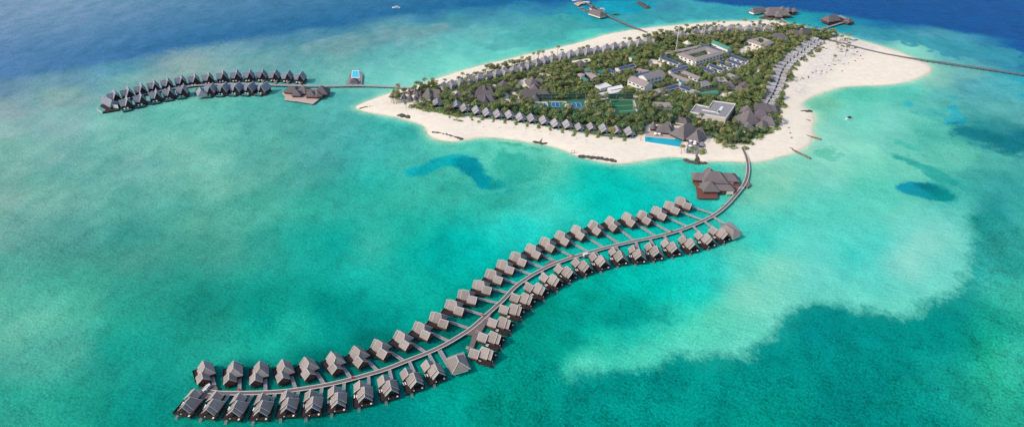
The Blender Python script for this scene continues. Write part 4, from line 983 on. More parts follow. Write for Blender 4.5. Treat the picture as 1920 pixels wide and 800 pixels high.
def tent_villa():
    root = empty('beach_villa', (0,0,0))
    for (x0,x1,y0,y1,ze,zr,h0,h1,cx,cy,ro) in ((-4.5,4.5,-4.6,4.6,4.2,9.0,3.4,3.4,-2.0,1.0,math.pi/2),(-2.9,2.9,-3.6,3.4,3.4,6.4,1.4,1.4,4.8,-2.8,.2)):
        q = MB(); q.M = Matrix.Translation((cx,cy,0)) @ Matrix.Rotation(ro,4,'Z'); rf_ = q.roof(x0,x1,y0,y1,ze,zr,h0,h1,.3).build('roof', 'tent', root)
        k = MB(); k.M = q.M; k.bar((0,y0+h0,zr+.05),(0,y1-h1,zr+.05),.4,.25); k.bar((x0,y0,ze+.05),(0,y0+h0,zr+.05),.3,.2).bar((x1,y0,ze+.05),(0,y0+h0,zr+.05),.3,.2).bar((x0,y1,ze+.05),(0,y1-h1,zr+.05),.3,.2).bar((x1,y1,ze+.05),(0,y1-h1,zr+.05),.3,.2); k.build('ridge_cap', 'cap', rf_)
        q = MB(); q.M = Matrix.Translation((cx,cy,0)) @ Matrix.Rotation(ro,4,'Z'); q.box(x0+.8,x1-.8,y0+.8,y1-.8,1.2,ze-.2).build('wall', 'white', root)
    MB().box(-6.5, 5.5, 5.6, 8.2, 1.5, 1.95).build('deck', 'paledeck', root)
    return root
tv = tent_villa(); tT = tree_of(tv)
NB = [(836,157),(851,153),(869,148.5),(885,144),(903,141),(918,137),(936,132.5),(949,129.5),(968,125.5),(980,122),(996,117),(1011,112.5),(1025,108),(1041,104.5),(1058,100.5),(1074,97),(1090,94.5),(1106,91.5),(1123,89),(1141,85.5),(1156,82.5),(1171,81),(1187,78.5),(1203,75.5),(1217,72.5),
      (1265,61.5),(1282,61),(1308,57),(1323,54.5),(1340,52.5),(1356,50.5),(1374,49.5),(1391,50.5),(1408,50),(1426,49.5),(1443,49.5)]
for i, (x, y) in enumerate(NB):
    b = NB[min(i+1, len(NB)-1)]; c = NB[max(i-1, 0)]
    if i == 24: b = NB[24]
    if i == 25: c = NB[25]
    d = (P(*b, 7)-P(*c, 7)).xy; rz = math.atan2(d.y, d.x); a = P(x, y, 7.0)
    nm = f'{ORD[i]} from the spire huts' if i < 18 else f'{ORD[35-i]} from the far end'
    place(tT, (a.x, a.y, .2), rz, f'pale double-roofed beach villa, {nm} of the far shore row', 'villas along the far shore', 'beach villa', tv if i == 0 else None)
    FOOT.append((a.x, a.y, 8, 7, rz))
def low_villa():
    root = empty('row_villa', (0,0,0))
    # ridge across the row
    for (x0,x1,y0,y1,ze,zr,h0,h1,cx,cy,ro) in ((-3.4,3.4,-5.5,4.5,5.0,7.0,0,0,0,0,0),(-2.6,2.6,-3.6,3.2,4.0,5.6,0,0,.5,-9.4,0)):
        q = MB(); q.M = Matrix.Translation((cx,cy,0)) @ Matrix.Rotation(ro,4,'Z'); q.roof(x0,x1,y0,y1,ze,zr,h0,h1,.25).build('roof', 'shingle_pale', root)
        q = MB(); q.M = Matrix.Translation((cx,cy,0)); q.box(x0+.6,x1-.6,y0+.6,y1-.6,1.2,ze-.2).build('wall', 'white', root)
    MB().box(-2.6, 3.6, -15.4, -12.6, 1.5, 1.95).build('deck', 'paledeck', root)
    return root
lv = low_villa(); tLV = tree_of(lv)
ER = [(1430,187.5),(1433,181.5),(1437,175),(1441,168.5),(1444,162),(1447,155),(1449.5,148.5),(1452,142),(1454,135.5),(1457,129),(1460,123),(1464,117),(1469,111),(1475,105.5),(1482,101),(1489,96),(1496,91.5),(1502,86.5),(1508,81.5),(1514,77),(1521,73),(1529,70.5)]
for i, (x, y) in enumerate(ER):
    b = ER[min(i+1, len(ER)-1)]; c = ER[max(i-1, 0)]
    d = (P(*b, 6)-P(*c, 6)).xy; rz = math.atan2(d.y, d.x)+.0; a = P(x, y, 6.5)
    nm = f'{ORD[i]} from the near end' if i < 11 else f'{ORD[21-i]} from the far end'
    place(tLV, (a.x, a.y, 0.1), rz, f'low grey villa in the tight row by the sandbank, {nm}', 'tight row of villas by the wide sandbank', 'row villa', lv if i == 0 else None)
    FOOT.append((a.x+5*math.sin(rz), a.y-5*math.cos(rz), 5, 12, rz))

# ------------------------------------------------------------------ spire huts
CONES = [((298,270),345,26,7.5),((375,195),300,24,8),((385,275),362,30,8.5),((465,195),300,26,8),((495,245),350,34,9),((545,230),330,22,8),((460,310),370,20,6),((550,310),360,22,6)]
for i, ((x, y), yb, hwp, H_) in enumerate(CONES):
    ap = P(*zs(x, y), GZ+H_); r = hwp/8/ (1281/ (300/ (math.cos(PITCH))) / (1/ ( (180+430)*1.0))) if False else {26:2.3,24:2.1,30:2.6,34:3.0,22:2.0,20:1.9}[hwp]
    root = empty('spire_hut', (ap.x, ap.y, 0))
    names = ['leftmost, stands alone','tall one behind','tall one in front','tall one second back','widest','slim one by the big roof','small one in front','low one nearest the hedge']
    tag(root, f'steep pointed thatched spire hut, {names[i]}', 'spire hut', 'pointed spire huts at the tip of the beach')
    r *= 1.35
    MB().lathe(0, 0, [(r*1.1, GZ+1.3),(r*.85, GZ+2.4),(r*.45, GZ+H_*.62),(r*.2, GZ+H_*.85),(.05, GZ+H_)], 10).build('roof', 'thatch_l', root)
    MB().cyl(0, 0, GZ-.5, GZ+1.6, r*.85, n=10).build('wall', 'cream', root); FOOT.append((ap.x, ap.y, r, r, 0))

T_ = ridge_house
T_('thatched_hall', 'big steep thatched hall beside the spire huts', 'hall', [(zs(655,197),zs(672,200),13.5,4.5,6.5,5,5),(zs(690,214),zs(832,222),11,4.5,6.5,0,3)], 'cream', 'thatch_l')
T_('triple_roofed_house', 'dark thatched house of three stepped roofs among trees near the spire huts', 'house', [(z5(205,542),z5(320,545),10,4.5,6,4,5),(z5(195,578),z5(330,582),10,4.5,6,4,5),(z5(215,628),z5(325,632),9,4.2,6,4,5),(z5(258,535),z5(262,552),11.5,5.5,3.5,3,3),(z5(262,620),z5(266,660),9,4,3.2,2,2)], 'cream', 'thatch')
T_('thatched_hut', 'small dark thatched hut near the triple-roofed house', 'hut', [(z5(108,580),z5(110,592),9,4,4.5,4.5,4.5)], 'cream', 'thatch')
T_('thatched_hut', 'small hut with broken thatch beside the bare sandy court', 'hut', [(zs(1120,240),zs(1150,245),8,4,4,3,3)], 'cream', 'thatch')
T_('thatched_kiosk', 'dark thatched kiosk in trees behind the triple-roofed house', 'kiosk', [(z5(446,482),z5(450,486),9,4,5.5,5,6)], 'cream', 'thatch')
T_('spa_complex', 'group of pointed thatched roofs round a sandy court', 'spa', [(z5(735,448),z5(742,455),13,4.5,6,6,6),(z5(755,515),z5(757,525),10,4.5,5,5,5),(z5(775,462),z5(830,465),8.5,4.5,5,3,5),(z5(700,460),z5(705,470),9,4.5,4,4,4)], 'cream', 'thatch_l')
T_('long_thatched_hall', 'long low thatched hall behind the blue sports courts', 'hall', [(z5(640,572),z5(868,572),10.5,4.5,8.5,4,8),(z5(768,602),z5(771,632),8.5,4,4,3,3)], 'cream', 'thatch')
T_('thatched_hut', 'round dark thatched hut alone in the wood behind the far shore villas', 'hut', [(z6(158,440),z6(164,445),9,4,6,6,6)], 'cream', 'thatch')
T_('thatched_hut', 'dark thatched hut in trees near the square courtyard house', 'hut', [(z8(88,328),z8(94,332),8.5,4,6,5,5)], 'cream', 'thatch')
T_('thatched_hall', 'wide dark thatched hall behind the square courtyard house', 'hall', [(zt(400,452),zt(500,455),10,4.5,8,5,7)], 'cream', 'thatch')
T_('thatched_hall', 'dark thatched hall by the palms at the far end of the island', 'hall', [(zt(620,405),zt(690,405),9.5,4.5,7,5,7)], 'cream', 'thatch')
T_('thatched_hall', 'dark thatched hall nearest the far footbridge landing', 'hall', [(zt(760,395),zt(830,382),10,4.5,7,5,6)], 'cream', 'thatch')
T_('thatched_house', 'twin-roofed dark thatched house left of the tight villa row', 'house', [(z4(625,172),z4(630,178),9.5,4.5,5.5,5,5)], 'cream', 'thatch')
T_('thatched_house', 'pale thatched house with cream wall beside the green arched roof', 'house', [(z4(560,212),z4(585,215),8.5,4.5,5,3,3)], 'cream', 'thatch_l')
T_('thatched_house', 'low dark thatched house hidden in trees left of the twin roofs', 'house', [(z4(480,165),z4(490,185),8.5,4.2,5,4,4)], 'cream', 'thatch')
T_('hip_roofed_house', 'grey hip-roofed house with white walls in the middle of the island', 'house', [(z4(345,130),z4(410,130),8,4.8,6,3.5,4)], 'white', 'tin', windows=3)
T_('hip_roofed_house', 'wide grey hip-roofed house left of the white-walled one', 'house', [(z4(185,178),z4(240,165),8,4.8,6.5,4,4)], 'white', 'flat', windows=3)
T_('hip_roofed_house', 'grey roofed house partly hidden behind the hip-roofed houses', 'house', [(z4(470,90),z4(530,115),7,4.8,5,3,3)], 'white', 'flat')
# spa by the sandbank
T_('spa_reception', 'large pyramid thatched roof beside the flat L-shaped building', 'reception', [(z4(662,462),z4(668,466),15,4.5,9.5,9.5,9.5),(z4(650,408),z4(655,416),13,4.5,7,7,7)], 'cream', 'thatch_l')
T_('spa_house', 'rounded thatched roof in the spa group, behind its small light court', 'house', [(z4(765,458),z4(820,462),11,4.5,8,4,5)], 'cream', 'thatch')
T_('spa_house', 'rounded thatched roof at the sandy edge of the spa group', 'house', [(z4(835,515),z4(885,520),10.5,4.5,8,4,5),(z4(795,570),z4(815,560),8.5,4.5,4.5,4,4)], 'cream', 'thatch_l')
T_('spa_house', 'small pointed thatched roof in front of the pyramid roof', 'house', [(z4(655,578),z4(660,582),10.5,4.5,6,6,6)], 'cream', 'thatch_l')
T_('spa_house', 'long thatched roof at the near end of the tight villa row', 'house', [(z4(750,392),z4(850,400),10.5,4.5,7.5,3,6)], 'cream', 'thatch')
T_('spa_house', 'second long thatched roof, on the sand side by the tight villa row', 'house', [(z4(860,402),z4(925,415),9.5,4.5,6.5,4,5)], 'cream', 'thatch')
# pool side
T_('cone_roofed_bar', 'cone-roofed thatched bar at the far corner of the pool terrace', 'bar', [(zp(208,75),zp(208,76),10,4,1.2,1.2,1.2)], 'cream', 'thatch_l', keep=False) if False else None
ap = P(*zp(205,58), 11.5); root = tag(empty('cone_roofed_bar', (ap.x, ap.y, 0)), 'cone-roofed thatched bar at the corner of the pool terrace', 'bar')
MB().lathe(0, 0, [(3.6, 4.6),(3.3, 5.2),(2.3, 8.0),(1.1, 10.3),(.1, 11.5)], 14).build('roof', 'thatch_l', root); MB().cyl(0,0,1.2,4.9,2.5,n=12).build('wall', 'darkwood', root); FOOT.append((ap.x, ap.y, 4, 4, 0))
T_('pool_restaurant', 'lower double thatched roof left of the tall restaurant roof by the pool', 'restaurant', [(zp(335,96),zp(425,102),10.5,4.3,6.5,5,4),(zp(400,62),zp(455,68),10.5,4.3,5.5,3,4)], 'darkwood', 'thatch_l')
T_('pool_restaurant', 'tallest thatched restaurant roof behind the long blue pool', 'restaurant', [(zp(655,112),zp(752,70),14,4.3,9,9,6)], 'darkwood', 'thatch_l')
T_('pool_restaurant', 'pointed thatched restaurant behind the white parasols', 'restaurant', [(zp(850,200),zp(880,175),12.5,4.3,6.8,7,3),(zp(895,150),zp(930,148),12,4.3,5.5,4,4)], 'darkwood', 'thatch_l')
T_('service_shed', 'low flat grey shed beside the parasol deck', 'shed', [(zp(890,385),zp(950,388),4.6,4.1,4,0,0)], 'darkwood', 'flat', inset=.3)
T_('thatched_hut', 'dark thatched roof hidden in trees behind the pool restaurants', 'hut', [(z3(830,530),z3(880,540),8,4.5,5,4,4)], 'cream', 'thatch')
T_('thatched_hut', 'wide grey roof sunk in trees behind the football pitch corner', 'hut', [(z3(600,380),z3(720,385),7.5,4.5,6,4,4)], 'cream', 'flat')

# ------------------------------------------------------------------ flat and courtyard buildings
def flat_building(name, label, cat, poly, h, roofm='flat', wallm='cream', parapet=.9, windows=True, extra=None, group=None):
    pts = [P(*p, h) for p in poly]; n = len(pts); bs = pts[0]; root = tag(empty(name, (bs.x, bs.y, 0)), label, cat, group)
    loc = [(p.x-bs.x, p.y-bs.y) for p in pts]
    A = sum(loc[i][0]*loc[(i+1)%n][1]-loc[(i+1)%n][0]*loc[i][1] for i in range(n))
    if A < 0: loc = loc[::-1]
    wl = MB().prism(loc, 1.2, h-.05).build('wall', wallm, root)
    MB().prism(loc, h-.05, h+.04).build('roof', roofm, root)
    if parapet:
        k = MB()
        for i in range(n): a = loc[i]; b = loc[(i+1)%n]; k.bar((*a, h+parapet/2-.1), (*b, h+parapet/2-.1), .55, parapet+.3)
        k.build('parapet', 'white', root)
    if windows:
        for i in range(n):
            a = Vector(loc[i]); b = Vector(loc[(i+1)%n]); L = (b-a).length; d = (b-a)/L; nr = Vector((d.y, -d.x))
            if nr.y > .3: continue
            for k in range(int(L/5)):
                c = a+d*(L*(k+.5)/int(L/5)); w_ = MB()
                w_.bar((*(c-d*1.1+nr*.04), 3.4), (*(c+d*1.1+nr*.04), 3.4), .1, 1.5); w_.build('window', 'window', wl)
    FOOTP.append([(p.x, p.y) for p in pts])
    return root, bs
root, bs = flat_building('flat_roofed_building', 'L-shaped flat-roofed building with white parapet near the spa', 'building',
   [z4(75,485),z4(135,410),z4(263,438),z4(305,375),z4(528,406),z4(432,545)], 8.5)
def rel(p, h): v = P(*p, h); return (v.x-bs.x, v.y-bs.y)
MB().prism([rel(z4(*p), 8.6) for p in ((335,492),(385,425),(410,432),(360,500))], 8.54, 8.9).build('skylight', 'line', root)
MB().prism([rel(z4(*p), 8.6) for p in ((345,488),(360,465),(380,470),(362,495))], 8.9, 8.95).build('skylight_glass', 'window', root)
MB().prism([rel(z4(*p), 8.6) for p in ((195,460),(330,482),(330,488),(195,466))], 8.54, 9.2).build('roof_kerb', 'line', root)
def ring(name, label, outer, inner, ze, zr, wallm='white', roofm='brown_tin'):
    O = [P(*p, ze) for p in outer]; I = [P(*p, ze) for p in inner]; bs = sum(O, Vector())/4; bs.z = 0
    root = tag(empty(name, (bs.x, bs.y, 0)), label, 'building')
    O = [p-bs for p in O]; I = [p-bs for p in I]; Mi = [(a+b)/2 for a, b in zip(O, I)]
    for m_ in Mi: m_.z = zr
    vs = [tuple(v) for v in O+Mi+I]+[(v.x, v.y, v.z-.35) for v in O+Mi+I]
    fs = []
    for i in range(4):
        j = (i+1) % 4
        fs += [(i, j, 4+j, 4+i), (4+i, 4+j, 8+j, 8+i), (12+i, 12+j, 16+j, 16+i)[::-1], (16+i, 16+j, 20+j, 20+i)[::-1], (i, j, 12+j, 12+i)[::-1], (8+i, 8+j, 20+j, 20+i)]
    MB().add(vs, fs).build('roof', roofm, root)
    for i in range(4):
        j = (i+1) % 4; a = O[i]*.97+I[i]*.03; b = O[j]*.97+I[j]*.03; c = I[j]*.93+O[j]*.07; d = I[i]*.93+O[i]*.07
        wl = MB().prism([(a.x,a.y),(b.x,b.y),(c.x,c.y),(d.x,d.y)], 1.2, ze-.2).build('wall', wallm, root)
        dv = (b-a).xy; L = dv.length; dv /= L; n = max(1, int(L/5.5)); nr = Vector((dv.y, -dv.x))
        if nr.dot((a.xy+b.xy)/2) < 0: nr = -nr
        if nr.y > .3: continue
        for k in range(n):
            cc = a.xy+dv*(L*(k+.5)/n)+nr*.05
            for zz in ([3.2, 6.2] if ze > 7 else [3.2]): MB().bar((*(cc-dv*1.3), zz), (*(cc+dv*1.3), zz), .12, 1.5).build('window', 'window', wl)
    FOOTP.append([(p.x+bs.x, p.y+bs.y) for p in O])
    return root
ring('courtyard_building', 'large rectangular staff building with brown roof round a green courtyard', [z7(250,435),z7(560,357),z7(760,420),z7(455,512)], [z7(372,440),z7(548,396),z7(608,424),z7(452,468)], 8.0, 9.6)
ring('courtyard_building', 'smaller square building with brown roof round a planted courtyard', [z7(950,297),z7(1095,263),z7(1240,318),z7(1130,365)], [z7(1062,302),z7(1105,287),z7(1148,303),z7(1100,324)], 6.0, 7.6)
# barracks with solar panels: ridge + panel band on the slope facing the camera
def strip(label, p1, p2, hw=4.6, zr=6.4, ze=4.8, solar=True, roofm='tin', name='staff_block', frac=(.06, .94), side=0, wallm='white'):
    root = ridge_house(name, label, 'building', [(p1, p2, zr, ze, hw, 0, 0)], wallm, roofm, inset=.4, windows=4)
    if solar:
        a = P(*p1, zr); b = P(*p2, zr); m_, L, rz = local_frame(a, b); base = root.location
        sl = math.atan2(zr-ze, hw)
        for s in ((-1, 1) if side == 0 else (side,)):
            q = MB(); q.M = Matrix.Translation((m_.x-base.x, m_.y-base.y, 0)) @ Matrix.Rotation(rz, 4, 'Z') @ Matrix.Translation((s*hw*.47, 0, (ze+zr)/2+.20)) @ Matrix.Rotation(s*sl, 4, 'Y')
            y0 = -L/2+L*frac[0]; y1 = -L/2+L*frac[1]
            q.box(-hw*.40, hw*.40, y0, y1, -.06, .06)
            q.build('solar_array', 'solar', root)
            g = MB(); g.M = q.M; n = int((y1-y0)/2.2)
            for k in range(1, n): g.box(-hw*.40, hw*.40, y0+(y1-y0)*k/n-.06, y0+(y1-y0)*k/n+.06, .06, .075)
            g.build('array_frame', 'metal', root)
    return root
for i, p in enumerate([(885,233),(905,236),(935,238),(962,238),(985,240),(1000,242),(1012,246),(1030,249),(1055,253),(1080,258),(1098,261),(1133,256),(1150,264),(1172,268)]):
    for j in range(2):
        v = P(p[0]+j*1.6, p[1]+j*.5, 2); place(tL, (v.x, v.y, 1.75), 2.6+.2*(i % 3), f'{"left" if j == 0 else "right"} lounger of the {ORD[i]} pair on the lagoon beach from the spire huts', 'pairs of loungers on the lagoon beach', 'sun lounger')
SB = [('first of four parallel solar-roofed blocks, nearest the two-storey houses', z7(500,550), z7(645,612)),
 ('second of four parallel solar-roofed blocks', z7(588,528), z7(740,588)), ('third of four parallel solar-roofed blocks', z7(690,500), z7(835,560)),
 ('fourth parallel solar-roofed block, toward the tight villa row', z7(772,482), z7(922,535))]
for lb, a, b in SB: strip(lb, a, b)
strip('longest solar-roofed block, behind the four parallel blocks', z7(768,425), z7(985,503))
strip('long solar-roofed block behind the large courtyard building', z7(495,322), z7(735,402))
strip('solar-roofed block between the sandy yard and the large courtyard building', z7(105,455), z7(300,525))
strip('solar-roofed cross block joining two yards', z7(185,600), z7(375,545))
strip('plain brown roofed block in front of the solar cross block', z7(205,625), z7(395,692), solar=False, roofm='brown_tin')
strip('plain brown roofed block with a hedge before it', z7(330,598), z7(500,668), solar=False, roofm='brown_tin')
strip('long low pale roof behind the mast', z7(130,418), z7(490,345), hw=3, solar=False, roofm='tin')
strip('solar-roofed block left of the small teal pond', z6(520,520), z6(690,480), hw=5)
strip('short solar-roofed wing on the edge of the wood', z6(430,525), z6(510,560), hw=4)
strip('solar-roofed block just behind the two-storey houses', z6(680,590), z6(850,550), hw=4.5)
strip('brown roofed block beside the round tree', z6(720,520), z6(840,545), hw=4, solar=False, roofm='brown_tin')
strip('left wing of the angled solar-roofed building', z3(575,265), z3(815,200), hw=5, frac=(.28,.92))
strip('right wing of the angled solar-roofed building', z3(815,200), z3(1020,280), hw=5, frac=(.15,.62))
# two-storey white houses
T_('two_storey_house', 'white two-storey gabled house with brown roof, nearer the beach', 'house', [(z3(345,118),z3(520,188),12.5,9.5,7,0,0)], 'white', 'brown_tin', inset=.5, windows=4)
T_('two_storey_house', 'white two-storey gabled house with dark grey roof and blue windows', 'house', [(z3(455,112),z3(650,62),12.5,9.5,7.5,0,0)], 'white', 'dark_tin', inset=.5, windows=5)
# sheds and odd roofs
for lb, poly, h, rm in (('largest white flat shed roof beside the football pitch', [z2(830,215),z2(940,185),z2(1000,218),z2(885,248)], 5.5, 'line'),
  ('white shed roof in the middle of the white group', [z2(955,240),z2(1095,208),z2(1118,238),z2(985,262)], 5.5, 'line'),
  ('long white lean-to roof nearest the football pitch', [z2(860,292),z2(1105,250),z2(1065,282),z2(905,316)], 4.8, 'line')):
    flat_building('white_shed', lb, 'shed', poly, h, rm, 'white', 0, False, group='white flat sheds')
flat_building('workshop', 'brown roofed workshop beside the pink tank', 'workshop', [z2(725,88),z2(800,88),z2(852,122),z2(795,152)], 6, 'tin', 'darkwood', 0)
flat_building('green_roofed_shed', 'green sheet roof in front of the pink tank', 'shed', [z2(680,135),z2(725,128),z2(765,160),z2(715,178)], 5, 'green_tin', 'white', 0, False)
flat_building('green_roofed_shed', 'teal and green roof beside the workshop', 'shed', [z2(815,75),z2(870,58),z2(930,75),z2(870,98)], 5, 'teal', 'white', 0, False)
flat_building('green_roofed_shed', 'green roof behind the workshop in the trees', 'shed', [z2(715,52),z2(760,40),z2(790,55),z2(740,68)], 5.5, 'green_tin', 'white', 0, False)
flat_building('green_roofed_shed', 'small pale green roofed kiosk at the corner of the solar block', 'kiosk', [z6(632,408),z6(662,398),z6(690,410),z6(665,425)], 7, 'green_tin', 'white', 0, False)
flat_building('green_roofed_shed', 'small teal roof at the corner of the angled solar-roofed building', 'shed', [z3(815,178),z3(850,168),z3(878,178),z3(840,190)], 6, 'teal', 'white', 0, False)
ap = P(*z2(692,115), 5); t = tag(empty('storage_tank', (ap.x, ap.y, 0)), 'pink storage tank beside the workshop', 'tank')
MB().cyl(0,0,1,6,4.2,n=18).build('tank_wall','pink',t); MB().lathe(0,0,[(4.3,6),(3,6.6),(.2,7.0)],18).build('tank_roof','tin',t)
T_('green_roofed_warehouse', 'long green pitched roof with white gutter behind the large courtyard building', 'warehouse', [(z7(628,296),z7(800,370),8.5,6.5,4.5,0,0)], 'white', 'green_tin', inset=.5)
T_('white_kiosk', 'small cream pyramid-roofed kiosk near the mast', 'kiosk', [(z7(365,300),z7(372,303),9,5.5,4,4,4)], 'cream', 'cream')
# arched green roof
a = P(*z4(178,290), 5.5); b = P(*z4(345,268), 5.5); t = tag(empty('arched_green_roof', (a.x, a.y, 0)), 'long green arched roof between the houses and the flat-roofed building', 'shelter')
q = MB(); L = (b-a).length; q.M = Matrix.Rotation(math.atan2(b.y-a.y, b.x-a.x), 4, 'Z'); n = 10; vs = []; fs = []
for r_ in (4.2, 3.95):
    for x in (0, L):
        for k in range(n+1): an = math.pi*k/n; vs.append((x, r_*math.cos(an), 2.6+r_*.75*math.sin(an)))
for k in range(n): fs += [(k, k+1, n+2+k, n+1+k), (2*n+2+k, 3*n+3+k, 3*n+4+k, 2*n+3+k), (k, 2*n+2+k, 2*n+3+k, k+1), (n+1+k, n+2+k, 3*n+4+k, 3*n+3+k)]
q.add(vs, fs).build('roof', 'green_tin', t, norm=False)
for x in range(0, int(L), 5):
    for s in (-4, 4):
        q2 = MB(); q2.M = q.M; q2.cyl(x+.5, s, 1, 2.8, .15, n=5).build('post', 'metal', t)
FOOTP.append([tuple(P(*z4(*p), 2).xy) for p in ((170,300),(175,275),(350,250),(370,290),(350,300))])
# masts
def mast(label, bx_, by_, H_):
    v = P(bx_, by_, 1.5); t = tag(empty('radio_mast', (v.x, v.y, 1)), label, 'mast')
    for k in range(3):
        an = k*2.094; MB().bar((.8*math.cos(an), .8*math.sin(an), 0), (.35*math.cos(an), .35*math.sin(an), H_), .2, .2).build('leg', 'metal', t)
    br = MB(); n = int(H_/1.6)
    for k in range(n):
        z = k*1.6; r_ = .8-.45*z/H_
        for j in range(3):
            a0 = j*2.094; a1 = (j+1)*2.094; br.bar((r_*math.cos(a0), r_*math.sin(a0), z), (r_*math.cos(a1), r_*math.sin(a1), z+1.6), .09, .09)
    br.build('bracing', 'metal', t)
    MB().cyl(.5, 0, H_*.72, H_*.78, .6, n=8).cyl(-.5, 0, H_*.9, H_*.97, .35, n=8).build('antenna', 'white', t)
mast('tall pale radio mast at the corner of the sandy yard', 1267, 98, 34)
mast('thinner radio mast in the wood beside the far shore villas', 1318, 76, 27)

# ------------------------------------------------------------------ sports courts, pitch, pool terrace
def ground_poly(name, label, cat, poly, z0, z1, m):
    pts = [P(*p, z1) for p in poly]; bs = pts[0]
    o = MB().prism([(p.x-bs.x, p.y-bs.y) for p in pts], z0, z1).build(name, m); o.location = (bs.x, bs.y, 0); tag(o, label, cat); return o, bs
def sub(o, bs, name, poly, z0, z1, m):
    pts = [P(*p, z1) for p in poly]; return MB().prism([(p.x-bs.x, p.y-bs.y) for p in pts], z0, z1).build(name, m, o)
CZ = 2.1
def court(label, outer, apron, green, blue):
    o, bs = ground_poly('sports_court', label, 'sports court', outer, 1.4, CZ, 'court_green'); o['group'] = 'blue and green sports courts'
    for ap_ in apron: sub(o, bs, 'apron', ap_, CZ+.004, CZ+.03, 'apron')
    sub(o, bs, 'playing_surface', blue, CZ+.034, CZ+.05, 'court_blue')
    b = [P(*p, CZ) for p in blue]; k = MB(); c = sum(b, Vector())/4
    b = [(p-c)*.86+c for p in b]
    for i in range(4): a1 = b[i]-bs; a2 = b[(i+1)%4]-bs; k.bar((a1.x,a1.y,CZ+.07),(a2.x,a2.y,CZ+.07),.22,.03)
    k.build('line_marking', 'line', o)
    m1 = (b[0]+b[3])/2-bs; m2 = (b[1]+b[2])/2-bs; md1 = (b[0]+b[1])/2-bs; md2 = (b[2]+b[3])/2-bs
    MB().bar((md1.x,md1.y,CZ+.55),(md2.x,md2.y,CZ+.55),.06,.9).build('net', 'line', o)
    FOOTP.append([tuple(P(*p, 2).xy) for p in outer])
    return o
court('small blue court with pale apron, leftmost of the sports courts', [z2(225,372),z2(362,372),z2(370,430),z2(232,430)], [[z2(232,378),z2(352,378),z2(366,428),z2(350,428),z2(342,392),z2(234,392)]], None, [z2(292,392),z2(338,392),z2(342,418),z2(295,418)])
court('middle blue court on green, with pale apron at its side', [z2(368,372),z2(545,372),z2(560,440),z2(380,440)], [[z2(515,374),z2(543,374),z2(558,438),z2(530,438)],[z2(370,373),z2(515,373),z2(516,379),z2(371,379)]], None, [z2(385,385),z2(475,383),z2(488,430),z2(395,432)])
court('largest blue court on green, rightmost of the sports courts', [z2(552,358),z2(722,358),z2(752,445),z2(572,450)], [[z2(722,385),z2(735,385),z2(752,443),z2(738,443)]], None, [z2(582,388),z2(690,386),z2(708,436),z2(592,440)])
def fence_line(label, pts, H_, step, name='court_fence'):
    v0 = P(*pts[0], 2); t = tag(empty(name, (v0.x, v0.y, 0)), label, 'fence')
    rail = MB(); w3 = [P(*p, 2)-v0 for p in pts]
    for a, b in zip(w3[:-1], w3[1:]):
        L = (b-a).xy.length; n = max(1, int(L/step))
        for k in range(n+1):
            c = a+(b-a)*k/n; MB().cyl(c.x, c.y, 1.6, 2+H_, .11, n=5).build('post', 'fence', t, norm=False)
        for zz in (2.2, 2+H_*.5, 2+H_): rail.bar((a.x,a.y,zz),(b.x,b.y,zz),.1,.1)
    rail.build('rail', 'fence', t)
    a, b = w3[1], w3[2]; MB().bar((a.x, a.y+.1, 2+H_*.5), (b.x, b.y+.1, 2+H_*.5), .08, H_-.3).build('windbreak_mesh', 'mesh', t)
    return t
fence_line('tall green posts of the fence round the three sports courts', [z2(232,432),z2(222,362),z2(730,350),z2(765,445)], 6.5, 9)
o, bs = ground_poly('football_pitch', 'striped green artificial football pitch with pale touchline strip', 'football pitch', [z2(972,352),z2(1212,355),z2(1252,482),z2(1006,500)], 1.4, CZ, 'pitch')
c00, c10, c11, c01 = (985,362), (1208,362), (1222,462), (1000,478)
def qlerp(u, v): return (c00[0]*(1-u)*(1-v)+c10[0]*u*(1-v)+c11[0]*u*v+c01[0]*(1-u)*v, c00[1]*(1-u)*(1-v)+c10[1]*u*(1-v)+c11[1]*u*v+c01[1]*(1-u)*v)
k = MB()
for j in range(0, 18, 2):
    pts = [P(*z2(*qlerp(u, v)), CZ)-bs for u, v in ((0, j/18),(1, j/18),(1, (j+1)/18),(0, (j+1)/18))]; k.prism([(p.x, p.y) for p in pts], CZ+.004, CZ+.02)
k.build('mown_band', 'pitch_d', o)
k = MB()
for uv in (((0,0),(1,0)),((1,0),(1,1)),((1,1),(0,1)),((0,1),(0,0)),((0,.5),(1,.5))):
    a = P(*z2(*qlerp(*uv[0])), CZ)-bs; b = P(*z2(*qlerp(*uv[1])), CZ)-bs; k.bar((a.x,a.y,CZ+.04),(b.x,b.y,CZ+.04),.3,.03)
k.build('line_marking', 'line', o)
sub(o, bs, 'touchline_strip', [z2(1212,362),z2(1226,362),z2(1256,470),z2(1240,476)], CZ+.004, CZ+.05, 'apron')
a = P(*z2(1070,362), CZ); b = P(*z2(1108,361), CZ); g = tag(empty('football_goal', (a.x, a.y, CZ)), 'white football goal at the far end of the striped pitch', 'goal'); d = b-a
MB().bar((0,0,0),(0,0,2.4),.2,.2).build('post','line',g); MB().bar((d.x,d.y,0),(d.x,d.y,2.4),.2,.2).build('post','line',g); MB().bar((0,0,2.4),(d.x,d.y,2.4),.2,.2).build('crossbar','line',g)
FOOTP.append([tuple(P(*z2(*p), 2).xy) for p in ((965,348),(1215,350),(1262,485),(1002,508))])
fence_line('tall fence posts round the striped football pitch', [z2(1002,505),z2(962,350),z2(1210,352),z2(1262,478)], 6, 8)
